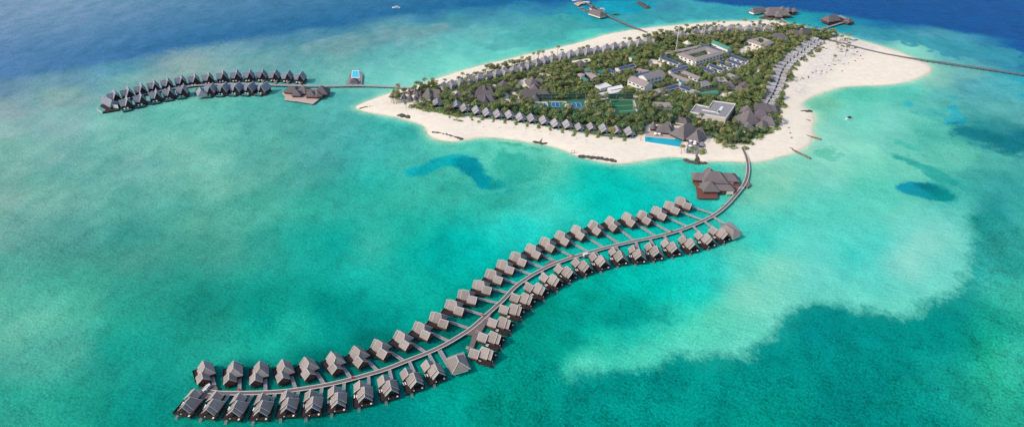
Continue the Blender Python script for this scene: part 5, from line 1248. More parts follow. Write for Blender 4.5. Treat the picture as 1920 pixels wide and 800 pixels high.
# long pool
rim = [zp(68,282),zp(66,370),zp(595,450),zp(650,345),zp(628,305),zp(538,296),zp(512,322)]
wat = [zp(76,288),zp(76,362),zp(592,440),zp(638,346),zp(622,311),zp(541,303),zp(518,328)]
pts = [P(*p, 2.2) for p in rim]; bs = pts[0]; pool = tag(empty('swimming_pool', (bs.x, bs.y, 0)), 'long bright blue swimming pool beside the lagoon beach', 'pool')
MB().prism([(p.x-bs.x, p.y-bs.y) for p in pts], .9, 2.2).build('pool_rim', 'white', pool)
pts = [P(*p, 2.25) for p in wat]; MB().prism([(p.x-bs.x, p.y-bs.y) for p in pts], 2.1, 2.25).build('pool_water', 'pool', pool)
o, _ = ground_poly('pool_terrace', 'brown paved terrace between the long pool and the restaurants', 'terrace', [zp(80,278),zp(100,215),zp(230,190),zp(480,240),zp(720,300),zp(760,330),zp(700,345),zp(655,340),zp(632,300),zp(540,292),zp(512,318),zp(300,302)], 1.3, 2.12, 'paledeck')
o, _ = ground_poly('parasol_deck', 'grey timber deck with white parasols stepping down to the beach', 'deck', [zp(705,430),zp(735,335),zp(870,335),zp(885,440),zp(862,540),zp(692,520)], .8, 2.4, 'plank')
FOOTP.append([tuple(P(*zp(*p), 2).xy) for p in ((60,290),(80,200),(240,170),(720,290),(990,380),(990,430),(900,450),(870,550),(680,530),(690,460),(590,455),(55,380))])
def parasol():
    r = empty('parasol', (0,0,0))
    MB().cyl(0,0,0,3.0,.06,n=6).build('pole','metal',r); MB().lathe(0,0,[(1.75,2.45),(1.7,2.5),(.9,2.9),(.05,3.15)],8).build('canopy','canvas',r); MB().cyl(0,0,0,.12,.4,n=8).build('base','metal',r)
    return r
pa = parasol(); tPa = tree_of(pa)
for i, (p, lb) in enumerate([((762,352),'nearest the pointed restaurant, left one'),((828,362),'nearest the pointed restaurant, right one'),((822,392),'second row of the parasol deck, right'),((755,425),'second row of the parasol deck, left'),((235,235),'standing on the pool terrace, left'),((290,240),'standing on the pool terrace, right')]):
    v = P(*zp(*p), 4.8); place(tPa, (v.x, v.y, 2.3 if i < 4 else 2.0), 0, f'white parasol {lb}', 'white parasols by the long pool', 'parasol', pa if i == 0 else None)
for i, p in enumerate([(735,490),(760,498),(800,502),(828,508),(110,245),(130,250),(155,252),(180,255),(205,262),(290,268),(305,270)]):
    v = P(*zp(*p), 2.5); place(tL, (v.x, v.y, 2.4 if i < 4 else 2.12), .4*i, f'white lounger on the parasol deck, {ORD[i]} from the left' if i < 4 else f'white lounger on the pool terrace, {ORD[i-4]} from the left', 'white loungers by the long pool', 'sun lounger')
# ------------------------------------------------------------------ groynes and rock lines
def rocks(name, label, pts, w_, h, m='rock', n=40, z=.25, cat='groyne'):
    h *= 1.45 if m == 'rock' else 1.3; w_ *= 1.1
    v0 = P(*pts[0], z); W = [P(*p, z)-v0 for p in pts]; q = MB(); Ls = [(b-a).length for a, b in zip(W[:-1], W[1:])]; T = sum(Ls)
    for k in range(n):
        s = T*(k+random.random())/n; i = 0
        while i < len(Ls)-1 and s > Ls[i]: s -= Ls[i]; i += 1
        a, b = W[i], W[i+1]; d = (b-a)/Ls[i]; p = a+d*min(s, Ls[i])+Vector((-d.y, d.x, 0))*random.uniform(-w_, w_)*.5
        r_ = random.uniform(.7, 1.25)*h
        q.M = Matrix.Translation((p.x, p.y, random.uniform(-.3,.1)*h)) @ Matrix.Rotation(random.random()*6, 4, 'Z') @ Matrix.Rotation(random.uniform(-.5,.5), 4, 'X')
        q.lathe(0, 0, [(r_*.8, -r_*.3),(r_*1.1, .1*r_),(r_*.8, .6*r_),(r_*.3, .8*r_)], 6)
    o = q.build(name, m, norm=False); o.location = (v0.x, v0.y, z); tag(o, label, cat); return o
rocks('rock_groyne', 'long brown groyne lying on the left tip of the beach', [(675,203),(690,201),(715,197.5)], 1.2, .8, 'sandbag', 60, .5)
rocks('rock_groyne', 'dark rock bar at the waterline near the left tip', [(748,216),(756,218),(768,221)], 3, 1.2, 'rock', 45)
rocks('rock_groyne', 'thin groyne running up the sand from the dark rock bar', [(763,216.5),(770,211.5),(780,206)], 1.0, .6, 'sandbag', 40, .6)
rocks('rock_groyne', 'broken line of dark rocks on the left beach', [(810,248),(828,251),(845,255),(866,261)], 1.6, .9, 'rock', 50, .5)
rocks('rock_groyne', 'T-shaped dark groyne head at the middle of the lagoon beach', [(1000,266.5),(1010,267.5),(1018,270),(1025,269)], 1.2, .8, 'rock', 36)
rocks('rock_groyne', 'leaning stem of the T-shaped groyne on the sand', [(1013,267),(1018,260),(1022,254.5)], 1.2, .7, 'sandbag', 30, .5)
rocks('rock_groyne', 'long thick line of black rocks along the lagoon shore', [(1087,293),(1110,296),(1135,299),(1155,303)], 1.8, 1.1, 'rock', 80)
rocks('rock_groyne', 'anchor-shaped black rock groyne below the parasol deck', [(1284,299.5),(1292,303),(1305,306),(1315,306),(1324,305.5)], 1.8, 1.0, 'rock', 50)
rocks('rock_groyne', 'rock steps running from the parasol deck into the water', [(1307,288),(1307,296),(1308,305)], 2.2, .9, 'rock', 36)
rocks('rock_groyne', 'long dark groyne crossing the sand by the jetty, nearest the spa', [(1479,276),(1490,283),(1505,290),(1520,297.5)], .9, .7, 'sandbag', 70, .3)
rocks('rock_groyne', 'groyne at the right point of the beach, with driftwood', [(1504,251),(1518,256),(1539,261)], 1.2, .7, 'sandbag', 50, .3)
rocks('rock_groyne', 'short thin groyne across the sand point', [(1498,223),(1508,224),(1519,226.5)], .8, .6, 'sandbag', 30, .5)
rocks('rock_groyne', 'dark rock clump at the upper sand point', [(1501,209),(1512,209.5),(1520,208)], 2.2, 1.0, 'rock', 26, .4)
rocks('rock_groyne', 'dark rock arc at the far shore near the big over-water houses', [zt(195,255),zt(250,250),zt(335,268)], 2.6, 1.6, 'rock', 46)
rocks('rock_groyne', 'short dark rock groyne at the shore near the long footbridge', [zt(1370,535),zt(1450,560),zt(1505,548)], 1.6, 1.0, 'rock', 36)
rocks('breakwater', 'long dark breakwater standing in the far lagoon', [za(1265,50),za(1320,85),za(1395,125)], 3.5, 2.0, 'rock', 80)
# little swing frame in the water
v = P(1074, 288, 0); t = tag(empty('water_swing', (v.x, v.y, 0)), 'small timber swing frame standing in the shallows', 'swing')
for s in (-1.6, 1.6): MB().bar((s,-.8,-.5),(s,0,3.4),.2,.2).bar((s,.8,-.5),(s,0,3.4),.2,.2).build('leg', 'post', t)
MB().bar((-1.8,0,3.4),(1.8,0,3.4),.2,.2).build('beam', 'post', t); MB().box(-.8,.8,-.25,.25,.9,1.0).bar((-.7,0,1),(-.7,0,3.4),.05,.05).bar((.7,0,1),(.7,0,3.4),.05,.05).build('seat', 'plank', t)

# ------------------------------------------------------------------ far jetties and over-water houses
jetty('long_footbridge', 'long straight timber bridge running off from the wide sandbank', wp([(1552,75),(1580,81),(1620,92),(1660,101),(1700,108),(1760,116),(1820,125),(1870,132),(1925,140.5),(1985,149)], 2.2), 3.2, 2.2, 6.5, mats=('plank','post'))
jetty('arrival_jetty', 'straight timber jetty from the far beach to the arrival pavilion', wp([(1213,61),(1190,52),(1165,41),(1140,29),(1120,16),(1100,6),(1085,0)], 2.2), 3.4, 2.2, 6, mats=('plank','post'))
T_('arrival_pavilion', 'thatched arrival pavilion with pale deck on the far jetty', 'pavilion', [(za(580,130),za(690,165),10,4.5,7,4,6)], 'cream', 'thatch_l', z0=2.2, keep=False,
   deck=[([za(530,205),za(520,130),za(560,120),za(790,215),za(685,268)], 2.2, 'paledeck')], stilts=True)
T_('jetty_kiosk', 'small round thatched kiosk behind the arrival pavilion', 'kiosk', [(za(565,75),za(572,78),8,4,3.5,3,3)], 'cream', 'thatch', z0=2.2, keep=False, deck=[([za(540,118),za(545,100),za(600,98),za(600,115)], 2.2, 'plank')])
o, _ = ground_poly('arrival_platform', 'pale arrival platform at the outer end of the far jetty', 'platform', [za(285,55),za(350,30),za(520,20),za(530,45),za(400,60),za(350,95)], 1.7, 2.1, 'paledeck')
T_('over_water_hall', 'long over-water thatched hall with four pointed roofs by the deep water', 'hall',
   [(zt(310,100),zt(430,100),10.5,4.5,9,4,6),(zt(300,150),zt(540,150),9,4.5,7,4,6),(zt(430,150),zt(440,160),10,4.5,5,6,6),(zt(492,85),zt(494,86),10,5,4.5,5,5),(zt(575,100),zt(578,101),10,5,4.5,5,5),(zt(652,105),zt(654,106),10,5,4,4,4)], 'redwood', 'thatch_l', z0=2, keep=False,
   deck=[([zt(240,205),zt(250,170),zt(690,140),zt(690,165),zt(440,215)], 2, 'deck')], stilts=True)
T_('over_water_house', 'left hand pavilion with white posts beside the four-pointed hall', 'house', [(zt(85,118),zt(220,95),9,4.5,5.5,2,4)], 'white', 'thatch_l', z0=2, keep=False, deck=[([zt(60,175),zt(70,150),zt(235,150),zt(250,180),zt(130,188)], 2, 'plank')], stilts=True)
T_('over_water_house', 'square thatched house with red base out in the far shallows', 'house', [(zt(1125,210),zt(1225,195),11,4.5,8,6,3)], 'redwood', 'thatch', z0=2, keep=False, deck=[([zt(1030,300),zt(1050,270),zt(1340,240),zt(1350,290),zt(1250,320),zt(1120,335)], 2, 'deck'),([zt(1240,215),zt(1280,208),zt(1370,245),zt(1340,262)], 2.4, 'plank')], stilts=True)
T_('over_water_house', 'small pyramid-roofed hut at the end of the far bridge', 'hut', [(zt(1400,240),zt(1403,241),9.5,4.3,5.5,5,5)], 'redwood', 'thatch', z0=2, keep=False, deck=[([zt(1335,310),zt(1350,285),zt(1450,285),zt(1455,315),zt(1390,325)], 2, 'deck')], stilts=True)
a = P(*zt(950,412), 2.2); b = P(*zt(1340,300), 2.2); footbridge((a.x,a.y),(b.x,b.y),2.15,3.0,'pale bridge to the small pyramid-roofed hut in the far shallows',None)
a = P(*zt(560,330), 2.2); b = P(*zt(445,225), 2.2); footbridge((a.x,a.y),(b.x,b.y),2.15,3.0,'footbridge from the far beach to the four-pointed hall',None)
# ------------------------------------------------------------------ boats, carts, bits and pieces
def hull(q, L, W, H_, n=9):
    vs = []; fs = []
    for i in range(n):
        t = i/(n-1); y = -L/2+L*t; wd = W/2*(1 if t < .45 else max(.03, math.sqrt(max(0, 1-((t-.45)/.55)**2)))); sh = H_*(1+.35*t*t)
        vs += [(-wd, y, sh), (-wd*.7, y, 0.0), (wd*.7, y, 0.0), (wd, y, sh)]
    for i in range(n-1):
        for k in range(3): fs.append((i*4+k, i*4+k+1, (i+1)*4+k+1, (i+1)*4+k))
        fs.append((i*4+3, i*4, (i+1)*4, (i+1)*4+3))
    fs += [(0,3,2,1), tuple((n-1)*4+k for k in (0,1,2,3))]
    q.add(vs, fs)
def boat(name, label, px, py, L, W, az, canopy='white', cab=True, hullm='white'):
    v = P(px, py, .3); t = tag(empty(name, (v.x, v.y, -.3), az), label, 'boat')
    q = MB(); hull(q, L, W, 1.3); q.build('hull', hullm, t)
    if cab:
        MB().box(-W*.33, W*.33, -L*.22, L*.12, 1.3, 2.4).build('cabin', 'window', t); MB().box(-W*.42, W*.42, -L*.3, L*.16, 2.55, 2.7).build('canopy', canopy, t)
        for sx in (-1, 1):
            for yy in (-L*.28, L*.14): MB().box(sx*W*.38-.05, sx*W*.38+.05, yy-.05, yy+.05, 1.2, 2.56).build('canopy_post', 'metal', t)
    MB().box(-.5, .5, -L*.5-.5, -L*.5, .3, 1.5).build('outboard_motor', 'black', t)
    return t
boat('speedboat', 'white motor boat moving alone on the deep blue water', 743, 15, 12, 3.2, math.pi/2)
boat('small_boat', 'small white boat with dark canopy anchored off the sand point', 1591, 223, 8, 3.0, math.pi/2+.3, canopy='black')
boat('moored_boat', 'green canopied boat moored beside the arrival jetty', *za(905,222), 13, 5.5, math.pi/2, canopy='green_tin', hullm='teal')
boat('moored_boat', 'white boat at the outer arrival platform', *za(450,50), 15, 4.5, 1.3)
boat('moored_boat', 'boat with pale roof beside the thatched arrival pavilion', *za(700,150), 11, 4, 1.4)
boat('moored_boat', 'dark hulled boat alongside the arrival jetty', *za(400,135), 14, 4, .8, canopy='flat', hullm='dark_tin')
boat('moored_boat', 'dark moored boat nearest the arrival pavilion', *za(480,175), 13, 4, .8, canopy='flat', hullm='dark_tin')
boat('moored_boat', 'blue boat at the tip of the arrival platform', *za(330,15), 14, 4, 1.4, canopy='court_blue')
def cart():
    r = empty('golf_cart', (0,0,0))
    MB().box(-.65,.65,-1.2,1.25,.35,.75).add([(-.6,.7,.75),(.6,.7,.75),(.6,1.25,.75),(-.6,1.25,.75),(-.5,.8,1.05),(.5,.8,1.05),(.45,1.0,1.0),(-.45,1.0,1.0)], [(3,2,1,0),(4,5,6,7),(0,1,5,4),(1,2,6,5),(2,3,7,6),(3,0,4,7)]).build('body', 'white', r)
    MB().box(-.75,.75,-1.3,.95,1.85,1.95).build('canopy', 'white', r)
    MB().box(-.55,.55,-.5,0,.75,1.0).box(-.55,.55,-.6,-.5,.75,1.35).build('seat', 'black', r)
    for x in (-.6,.6):
        for y in (-.85,.8):
            q = MB(); q.M = Matrix.Translation((x,y,.25)) @ Matrix.Rotation(math.pi/2,4,'Y'); q.cyl(0,0,-.1,.1,.26,n=10).build('wheel','black',r)
        for y in (-1.2,.8): MB().box(x-.03,x+.03,y-.03,y+.03,.75,1.86).build('canopy_post','metal',r)
    return r
ct = cart(); tC = tree_of(ct)
for i, (p, lb) in enumerate([((384.5,732),'nearest camera in the line of four on the round platform'),((386.5,729),'second in the line of four on the round platform'),((389,726),'third in the line of four on the round platform'),((391.5,723),'last in the line of four, by the first villa footbridge')]):
    v = P(*p, JZ+.8); place(tC, (v.x, v.y, JZ+.01), -.75, f'white golf cart, {lb}', 'golf carts parked on the round platform', 'golf cart', ct if i == 0 else None)
v = P(1100, 476.5, JZ+1); t = tag(empty('service_van', (v.x, v.y, JZ+.01), 1.25-math.pi/2+math.pi/2-.95), 'white service van parked in a bay of the curved jetty', 'van')
t.rotation_euler = (0,0,-1.15)
q = MB(); q.add([(-.95,-2.6,.4),(.95,-2.6,.4),(.95,2.6,.4),(-.95,2.6,.4),(-.95,-2.6,2.0),(.95,-2.6,2.0),(.95,1.2,2.0),(-.95,1.2,2.0),(.95,2.6,1.1),(-.95,2.6,1.1),(.95,1.9,1.2),(-.95,1.9,1.2)],
   [(3,2,1,0),(0,1,5,4),(4,5,6,7),(7,6,10,11),(11,10,8,9),(9,8,2,3),(1,2,8,10),(1,10,6,5),(0,4,7,11),(0,11,9,3)]); q.build('body', 'white', t)
q = MB(); q.add([(-.8,1.27,1.95),(.8,1.27,1.95),(.8,1.85,1.3),(-.8,1.85,1.3),(-.8,1.29,1.98),(.8,1.29,1.98),(.8,1.89,1.33),(-.8,1.89,1.33)], [(3,2,1,0),(4,5,6,7),(0,1,5,4),(1,2,6,5),(2,3,7,6),(3,0,4,7)]); q.build('windscreen', 'window', t)
MB().box(-.97,.97,-2.2,.9,1.3,1.75).build('side_window', 'window', t)
for x in (-.9,.9):
    for y in (-1.7,1.7):
        q = MB(); q.M = Matrix.Translation((x,y,.36)) @ Matrix.Rotation(math.pi/2,4,'Y'); q.cyl(0,0,-.12,.12,.36,n=12).build('wheel','black',t)
for i, (p, lb) in enumerate([((449,730),'by the second footbridge from the round platform'),((661,707),'by the sixth footbridge from the round platform'),((905,590),'at the wide fork of the jetty'),((1073,478),'between the wide fork and the white van'),((1259,433),'near the beach end of the curved jetty')]):
    v = P(*p, JZ+.6); t = tag(empty('fire_hose_box', (v.x, v.y, JZ)), f'small red fire hose box, {lb}', 'fire hose box', 'red fire hose boxes along the jetty')
    MB().box(-.5,.5,-.3,.3,.25,1.3).build('box', 'red', t); MB().box(-.55,.55,-.36,.36,1.3,1.4).build('lid', 'red', t); MB().box(-.3,.3,-.2,.2,0,.25).build('stand', 'black', t)
#PART4
# ------------------------------------------------------------------ trees, palms, shrubs
def leafmesh(name, lobes, n, size, seed, trunk=None):
    """leaf clumps scattered through overlapping lobes"""
    g = np.random.default_rng(seed); vs = []; fs = []
    tot = sum(l[3]**2 for l in lobes)
    for (cx, cy, cz, r, rz_) in lobes:
        m_ = max(6, int(n*r*r/tot))
        for k in range(m_):
            th = g.random()*2*math.pi; u = g.random()*1.55-.55; u = min(u, 1)
            rr = r*(.72+.36*g.random()); s = math.sqrt(max(0, 1-u*u))
            x = cx+rr*s*math.cos(th); y = cy+rr*s*math.sin(th); z = cz+rz_*(.75+.33*g.random())*u
            nrm = Vector((s*math.cos(th), s*math.sin(th), u+.35))+Vector(g.normal(0, .55, 3)); nrm.normalize()
            a = nrm.orthogonal().normalized(); b = nrm.cross(a); ro = g.random()*6.28
            a2 = a*math.cos(ro)+b*math.sin(ro); b2 = nrm.cross(a2); sz = size*(.6+.8*g.random())
            o = len(vs); c = Vector((x, y, z))
            vs += [tuple(c+a2*sz), tuple(c+b2*sz*.62), tuple(c-a2*sz*.9), tuple(c-b2*sz*.7)]; fs.append((o, o+1, o+2, o+3))
    return vs, fs
def mesh_of(name, vs, fs, m):
    me = bpy.data.meshes.new(name); me.from_pydata(vs, [], fs); me.materials.append(M[m]); return me
def lobes_for(seed, R_, H_):
    g = random.Random(seed); L = [(0, 0, H_*.62, R_*.72, R_*.62)]
    for k in range(6):
        a = g.random()*6.28; d = R_*(.35+.3*g.random()); L.append((d*math.cos(a), d*math.sin(a), H_*(.5+.22*g.random()), R_*(.42+.2*g.random()), R_*.42))
    return L
TREES = []
for k in range(7):
    Rr = [3.6, 4.3, 3.2, 4.9, 3.8, 4.4, 3.0][k]; Hh = [7.0, 8.0, 6.2, 8.8, 7.4, 7.0, 6.6][k]
    vs, fs = leafmesh('crown', lobes_for(k+3, Rr, Hh), 260, .62, 100+k)
    tm = MB(); tm.bar((0,0,-.3),(.3,.1,Hh*.45),.5,.5).bar((.3,.1,Hh*.4),(1.5,.7,Hh*.68),.28,.28).bar((.3,.1,Hh*.4),(-1.2,-.9,Hh*.66),.28,.28).bar((.3,.1,Hh*.42),(.2,1.3,Hh*.7),.25,.25)
    TREES.append((mesh_of('crown', vs, fs, 'leaf'), mesh_of('trunk', tm.v, tm.f, 'trunk'), Rr, Hh, vs, fs))
def palmmesh(seed, H_, L_, nf=15):
    g = random.Random(seed); tm = MB(); lean = (g.uniform(-1.2,1.2), g.uniform(-1.2,1.2)); p = Vector((0,0,-.3))
    for k in range(5):
        t = (k+1)/5; q = Vector((lean[0]*t*t, lean[1]*t*t, H_*t)); tm.bar(p, q, .42-.2*t, .42-.2*t); p = q
    vs = []; fs = []
    for f in range(nf):
        az = 6.283*f/nf+g.uniform(-.2,.2); el = g.uniform(-.1, .95); L = L_*g.uniform(.85,1.1); d = Vector((math.cos(az), math.sin(az), 0)); side = Vector((-d.y, d.x, 0))
        pts = []; q = p.copy(); an = el
        for k in range(6):
            pts.append(q.copy()); q = q+(d*math.cos(an)+Vector((0,0,1))*math.sin(an))*(L/5); an -= .38+.1*k*.5
        for k in range(5):
            a, b = pts[k], pts[k+1]; w_ = L_*[.12,.22,.24,.2,.11][k]
            for j in range(3):
                t0 = j/3; c0 = a+(b-a)*t0; c1 = a+(b-a)*(t0+.24)
                for s in (-1, 1):
                    o = len(vs); tip = side*s*w_+d*w_*.5+Vector((0,0,-.35*w_))
                    vs += [tuple(c0), tuple(c1), tuple(c1+tip*.95), tuple(c0+tip)]; fs.append((o, o+1, o+2, o+3) if s > 0 else (o+3, o+2, o+1, o))
    return vs, fs, tm
PALMS = []
for k in range(5):
    Hh = [8.5, 10.5, 7.0, 11.5, 9.0][k]
    vs, fs, tm = palmmesh(k+20, Hh, [3.3,3.6,3.0,3.7,3.3][k])
    PALMS.append((mesh_of('fronds', vs, fs, 'palm'), mesh_of('trunk', tm.v, tm.f, 'trunk'), vs, fs, tm, mesh_of('fronds', vs, fs, 'palmy')))
SHRUBS = []
for k in range(4):
    Rr = [1.5, 2.1, 1.2, 2.6][k]
    vs, fs = leafmesh('leaves', [(0,0,.5,Rr*.8,Rr*.55),(Rr*.5,.2,.4,Rr*.55,Rr*.4),(-Rr*.45,-.3,.4,Rr*.6,Rr*.45)], 90, .36, 300+k)
    SHRUBS.append((mesh_of('foliage', vs, fs, 'shrub'), mesh_of('foliage', vs, fs, 'shrubdry')))
BXf, BYf = bx, by
def groundz(x, y):
    i = int((x-bx[0])/2.0); j = int((y-by[0])/2.0)
    return float(BZ[max(0,min(j,len(by)-1)), max(0,min(i,len(bx)-1))])
def blocked(x, y, pad=2.0):
    for (cx, cy, hl, hw, rz) in FOOT:
        dx, dy = x-cx, y-cy
        if abs(dx)+abs(dy) > 60: continue
        c, s = math.cos(rz), math.sin(rz); lx = dx*c+dy*s; ly = -dx*s+dy*c
        if abs(lx) < hw+pad and abs(ly) < hl+pad: return True
    return False
xs_ = [p[0] for p in VEGW]; ys_ = [p[1] for p in VEGW]
N = 20000
cx = rng.uniform(min(xs_), max(xs_), N); cy = rng.uniform(min(ys_), max(ys_), N)
ok = polysd(cx, cy, VEGW) > 1.5
for p in FOOTP: ok &= polysd(cx, cy, p) < -2.6
for c in CLEARW: ok &= polysd(cx, cy, c) < -1.2
for c in PATHS: ok &= linedist(cx, cy, wp(c)) > 2.6
cand = [(float(a), float(b)) for a, b in zip(cx[ok], cy[ok])]
acc = []; cell = {}
for (x, y) in cand:
    if blocked(x, y): continue
    md = 2.95; kx, ky = int(x//5), int(y//5); good = True
    for i in (-1,0,1):
        for j in (-1,0,1):
            for q in cell.get((kx+i, ky+j), ()):
                if (q[0]-x)**2+(q[1]-y)**2 < md*md: good = False; break
            if not good: break
        if not good: break
    if good: acc.append((x, y)); cell.setdefault((kx, ky), []).append((x, y))
# courtyard greens
def zone(x, y):
    px, py = toPx(x, y)
    if py > 245 and px > 1320: return 'between the curved jetty and the spa roofs'
    if px > 1455: return 'on the edge of the wide sandbank'
    if px > 1385 and py > 185: return 'among the spa roofs'
    if px > 1385 and py > 95: return 'left of the tight villa row'
    if px > 1385: return 'at the far end of the island'
    if py > 195 and px > 1200: return 'behind the pool restaurants'
    if py > 205 and px > 1110: return 'behind the last lagoon beach villas'
    if py > 205: return 'between the sports courts and the lagoon beach villas'
    if px < 850: return 'near the spire huts'
    if px < 960: return 'around the triple-roofed house'
    if px < 1130 and py > 140: return 'behind the long thatched hall'
    if px < 1130: return 'behind the villas of the far shore'
    if px < 1240 and py > 150: return 'round the football pitch and white sheds'
    if px < 1240: return 'between the far shore villas and the solar roofs'
    if py > 150: return 'between the hip-roofed houses and the flat-roofed building'
    if py > 90: return 'between the parallel solar-roofed blocks'
    return 'behind the large courtyard building'
acc.sort(key=lambda p: p[1]); dens = lambda x, y: fbm(np.array([x]), np.array([y]), 45, 3, 77)[0]
nb = npalm = 0; far_v = []; far_f = []; off = 0
def put(kind, data_parts, x, y, z, s, label, cat, group, tilt=0):
    r = empty(kind, (x, y, z), random.random()*6.28); r.scale = (s, s, s*random.uniform(.85, 1.15)); tag(r, label, cat, group)
    for nm, dm in data_parts:
        o = bpy.data.objects.new(nm, dm); COL.objects.link(o); o.parent = r
    return r
FARV = []; FARQ = []; FARM = []; voff = 0
lowset = set()
def near_low(x, y):
    for k in (4, 8, 12, 16):
        if blocked(x, y+k, 0): return k
        for q in FOOTP_NP:
            if polysd(np.array([x]), np.array([y+k]), q)[0] > 0: return k
    return 0
FOOTP_NP = FOOTP
acc2 = []
for (x, y) in acc:
    k = near_low(x, y)
    if k and k <= 8 and random.random() < .5: continue
    acc2.append((x, y, k))
for (x, y, low) in acc2:
    z = groundz(x, y)-.1; d = dens(x, y); isp = random.random() < (.22+.3*max(0, d)) ; zn = zone(x, y)
    s = random.choice((random.uniform(.55, .85), random.uniform(.75, 1.05), random.uniform(.9, 1.3)))*(.85 if d > .2 else 1)*{0:1, 4:.42, 8:.58, 12:.74, 16:.85}[low]
    if low and low < 12: isp = False
    if isp and npalm < 185:
        k = random.randrange(5); pm = PALMS[k]; yel = random.random() < .05
        put('palm_tree', [('crown', pm[5] if yel else pm[0]), ('trunk', pm[1])], x, y, z, random.uniform(.8,1.15), ('yellowing' if yel else 'green')+f' coconut palm {zn}', 'palm tree', ('yellowing' if yel else 'green')+f' coconut palms {zn}'); npalm += 1
    elif nb < 300:
        k = random.randrange(7); tr = TREES[k]
        put('leafy_tree', [('crown', tr[0]), ('trunk', tr[1])], x, y, z, s, f'dense leafy green tree {zn}', 'tree', f'leafy trees {zn}'); nb += 1
    else:
        tr = TREES[random.randrange(7)]; V = np.array(tr[4]); Q = np.array(tr[5]); mi_ = 0
        if isp: pm = PALMS[random.randrange(5)]; V = np.array(pm[2]); Q = np.array(pm[3]); mi_ = 1; s = random.uniform(.8, 1.1)
        FARM.append(np.full(len(Q), mi_)); a = random.random()*6.28; c_, s_ = math.cos(a), math.sin(a)
        W = np.stack([(V[:,0]*c_-V[:,1]*s_)*s+x, (V[:,0]*s_+V[:,1]*c_)*s+y, V[:,2]*s*random.uniform(.85,1.15)+z], -1)
        FARV.append(W); FARQ.append(Q+voff); voff += len(W)
if FARV:
    me = npmesh('woodland', np.concatenate(FARV), np.concatenate(FARQ)); me.materials.append(M['leaf']); me.materials.append(M['palm']); me.polygons.foreach_set('material_index', np.concatenate(FARM).astype(np.int32))
    o = bpy.data.objects.new('woodland', me); COL.objects.link(o); tag(o, 'dense green woodland covering the far half of the island', 'woodland', kind='stuff')
# palms standing on the sand of the far shore and at landmarks
SANDPALMS = [zs(110,330),zs(125,300),zs(150,335),zs(175,345),zs(185,260),zs(205,300),zs(225,275),zs(165,290),zs(135,345),zs(325,415),zs(195,330),zs(740,115),zs(785,125),zs(800,140),zs(900,90),zs(440,200),zs(480,190),zs(520,185),zs(570,180),zs(600,180),zs(640,195),
 z5(40,440),z5(72,445),z5(268,370),z5(335,355),z5(362,350),z5(397,340),z5(430,345),z5(460,330),z5(533,305),z5(580,285),z5(640,280),z5(717,262),z5(755,235),z5(795,225),z5(800,205),z5(850,225),z5(925,200),z5(988,175),z5(1028,200),
 z6(160,325),z6(962,180),z6(990,175),z6(965,155),z6(1060,175),z6(1107,125),z6(1145,140),z6(1210,125),z6(1215,110),
 z7(255,175),z7(290,180),z7(360,170),z7(440,150),z7(460,170),z7(500,165),z7(615,150),z7(725,130),z7(690,140),z7(1020,135),z7(1090,115),
 zt(175,300),zt(310,300),zt(370,305),zt(415,310),zt(515,325),zt(570,375),zt(640,345),zt(685,370),zt(770,370),zt(945,380),zt(1100,400),zt(1130,450),zt(1170,480),zt(1200,440),zt(1240,490),zt(1290,490),zt(1320,480),zt(1340,510),zt(1385,490),zt(1085,440),zt(1060,470),zt(1150,500),
 zt(1195,760),zt(1365,690),zt(1290,640),zt(1240,600),zt(1390,600),
 zp(680,400),zp(630,430),zp(20,250),zp(1260,370),zp(1160,300),zp(1540,310),zp(1440,300),z3(140,690),z3(100,540),z3(540,520),z3(420,640),z4(480,330),z4(560,330),z4(300,320),z4(130,520)]
LAB = ['on the sand beside the spire huts']*9+['alone on the sand in front of the spire huts','on the sand beside the spire huts']+['behind the big steep hall']*10
for i, p in enumerate(SANDPALMS):
    k = i % 5; pm = PALMS[k]; v = P(*p, 1.8); v2 = P(p[0], p[1], 8.8); yel = i % 9 == 4
    lb = LAB[i] if i < len(LAB) else ('on the far shore sand in front of the pale villas' if p[1] < 150 and p[0] < 1380 else 'by the far sandy corner of the island' if p[1] < 120 else 'in the garden of the lagoon side')
    yl = 'yellow crowned' if yel else 'slender green'
    put('palm_tree', [('crown', pm[5] if yel else pm[0]), ('trunk', pm[1])], v2.x, v2.y, groundz(v2.x, v2.y)-.1, random.uniform(.8, 1.0), f'{yl} coconut palm {lb}', 'palm tree', f'{yl} palms {lb}')
# yellow shrubs / palms in front of the lagoon villas and beach hedges
def shrub(px, py, s, label, group, dry=False, k=None):
    v = P(px, py, 1.9); k = random.randrange(4) if k is None else k
    r = put('beach_shrub', [('foliage', SHRUBS[k][1 if dry else 0])], v.x, v.y, max(0, groundz(v.x, v.y)-.1), s, label, 'shrub', group)
    return r
for i in range(16):   # rounded hedges running down from each lagoon beach villa
    (x, y), _ = FR[i+1] if i+1 < len(FR) else FR[-1]; (x2, y2), _ = FR[i]
    mx_, my_ = (x+x2)/2, (y+y2)/2
    if i < 2: continue
    for j in range(5):
        t = j/4; shrub(mx_+4-t*5+random.uniform(-1.5,1.5), my_+9+t*11+(3 if i > 10 else 0), random.uniform(.9,1.35), f'rounded green beach shrub after lagoon villa {ORD[i]} from the spire huts', f'hedge shrubs after lagoon villa {ORD[i]}', k=1 if j < 3 else 0)
for i, (x, y) in enumerate([zs(980,640),zs(1075,680),zs(1125,695),zs(1165,700),zs(1420,710),zs(1120,635),zs(600,505),zs(1320,680)]):
    shrub(x, y, 1.1, f'low green shrub on bare sand, {ORD[i]} of the scattered ones by the left beach', None)
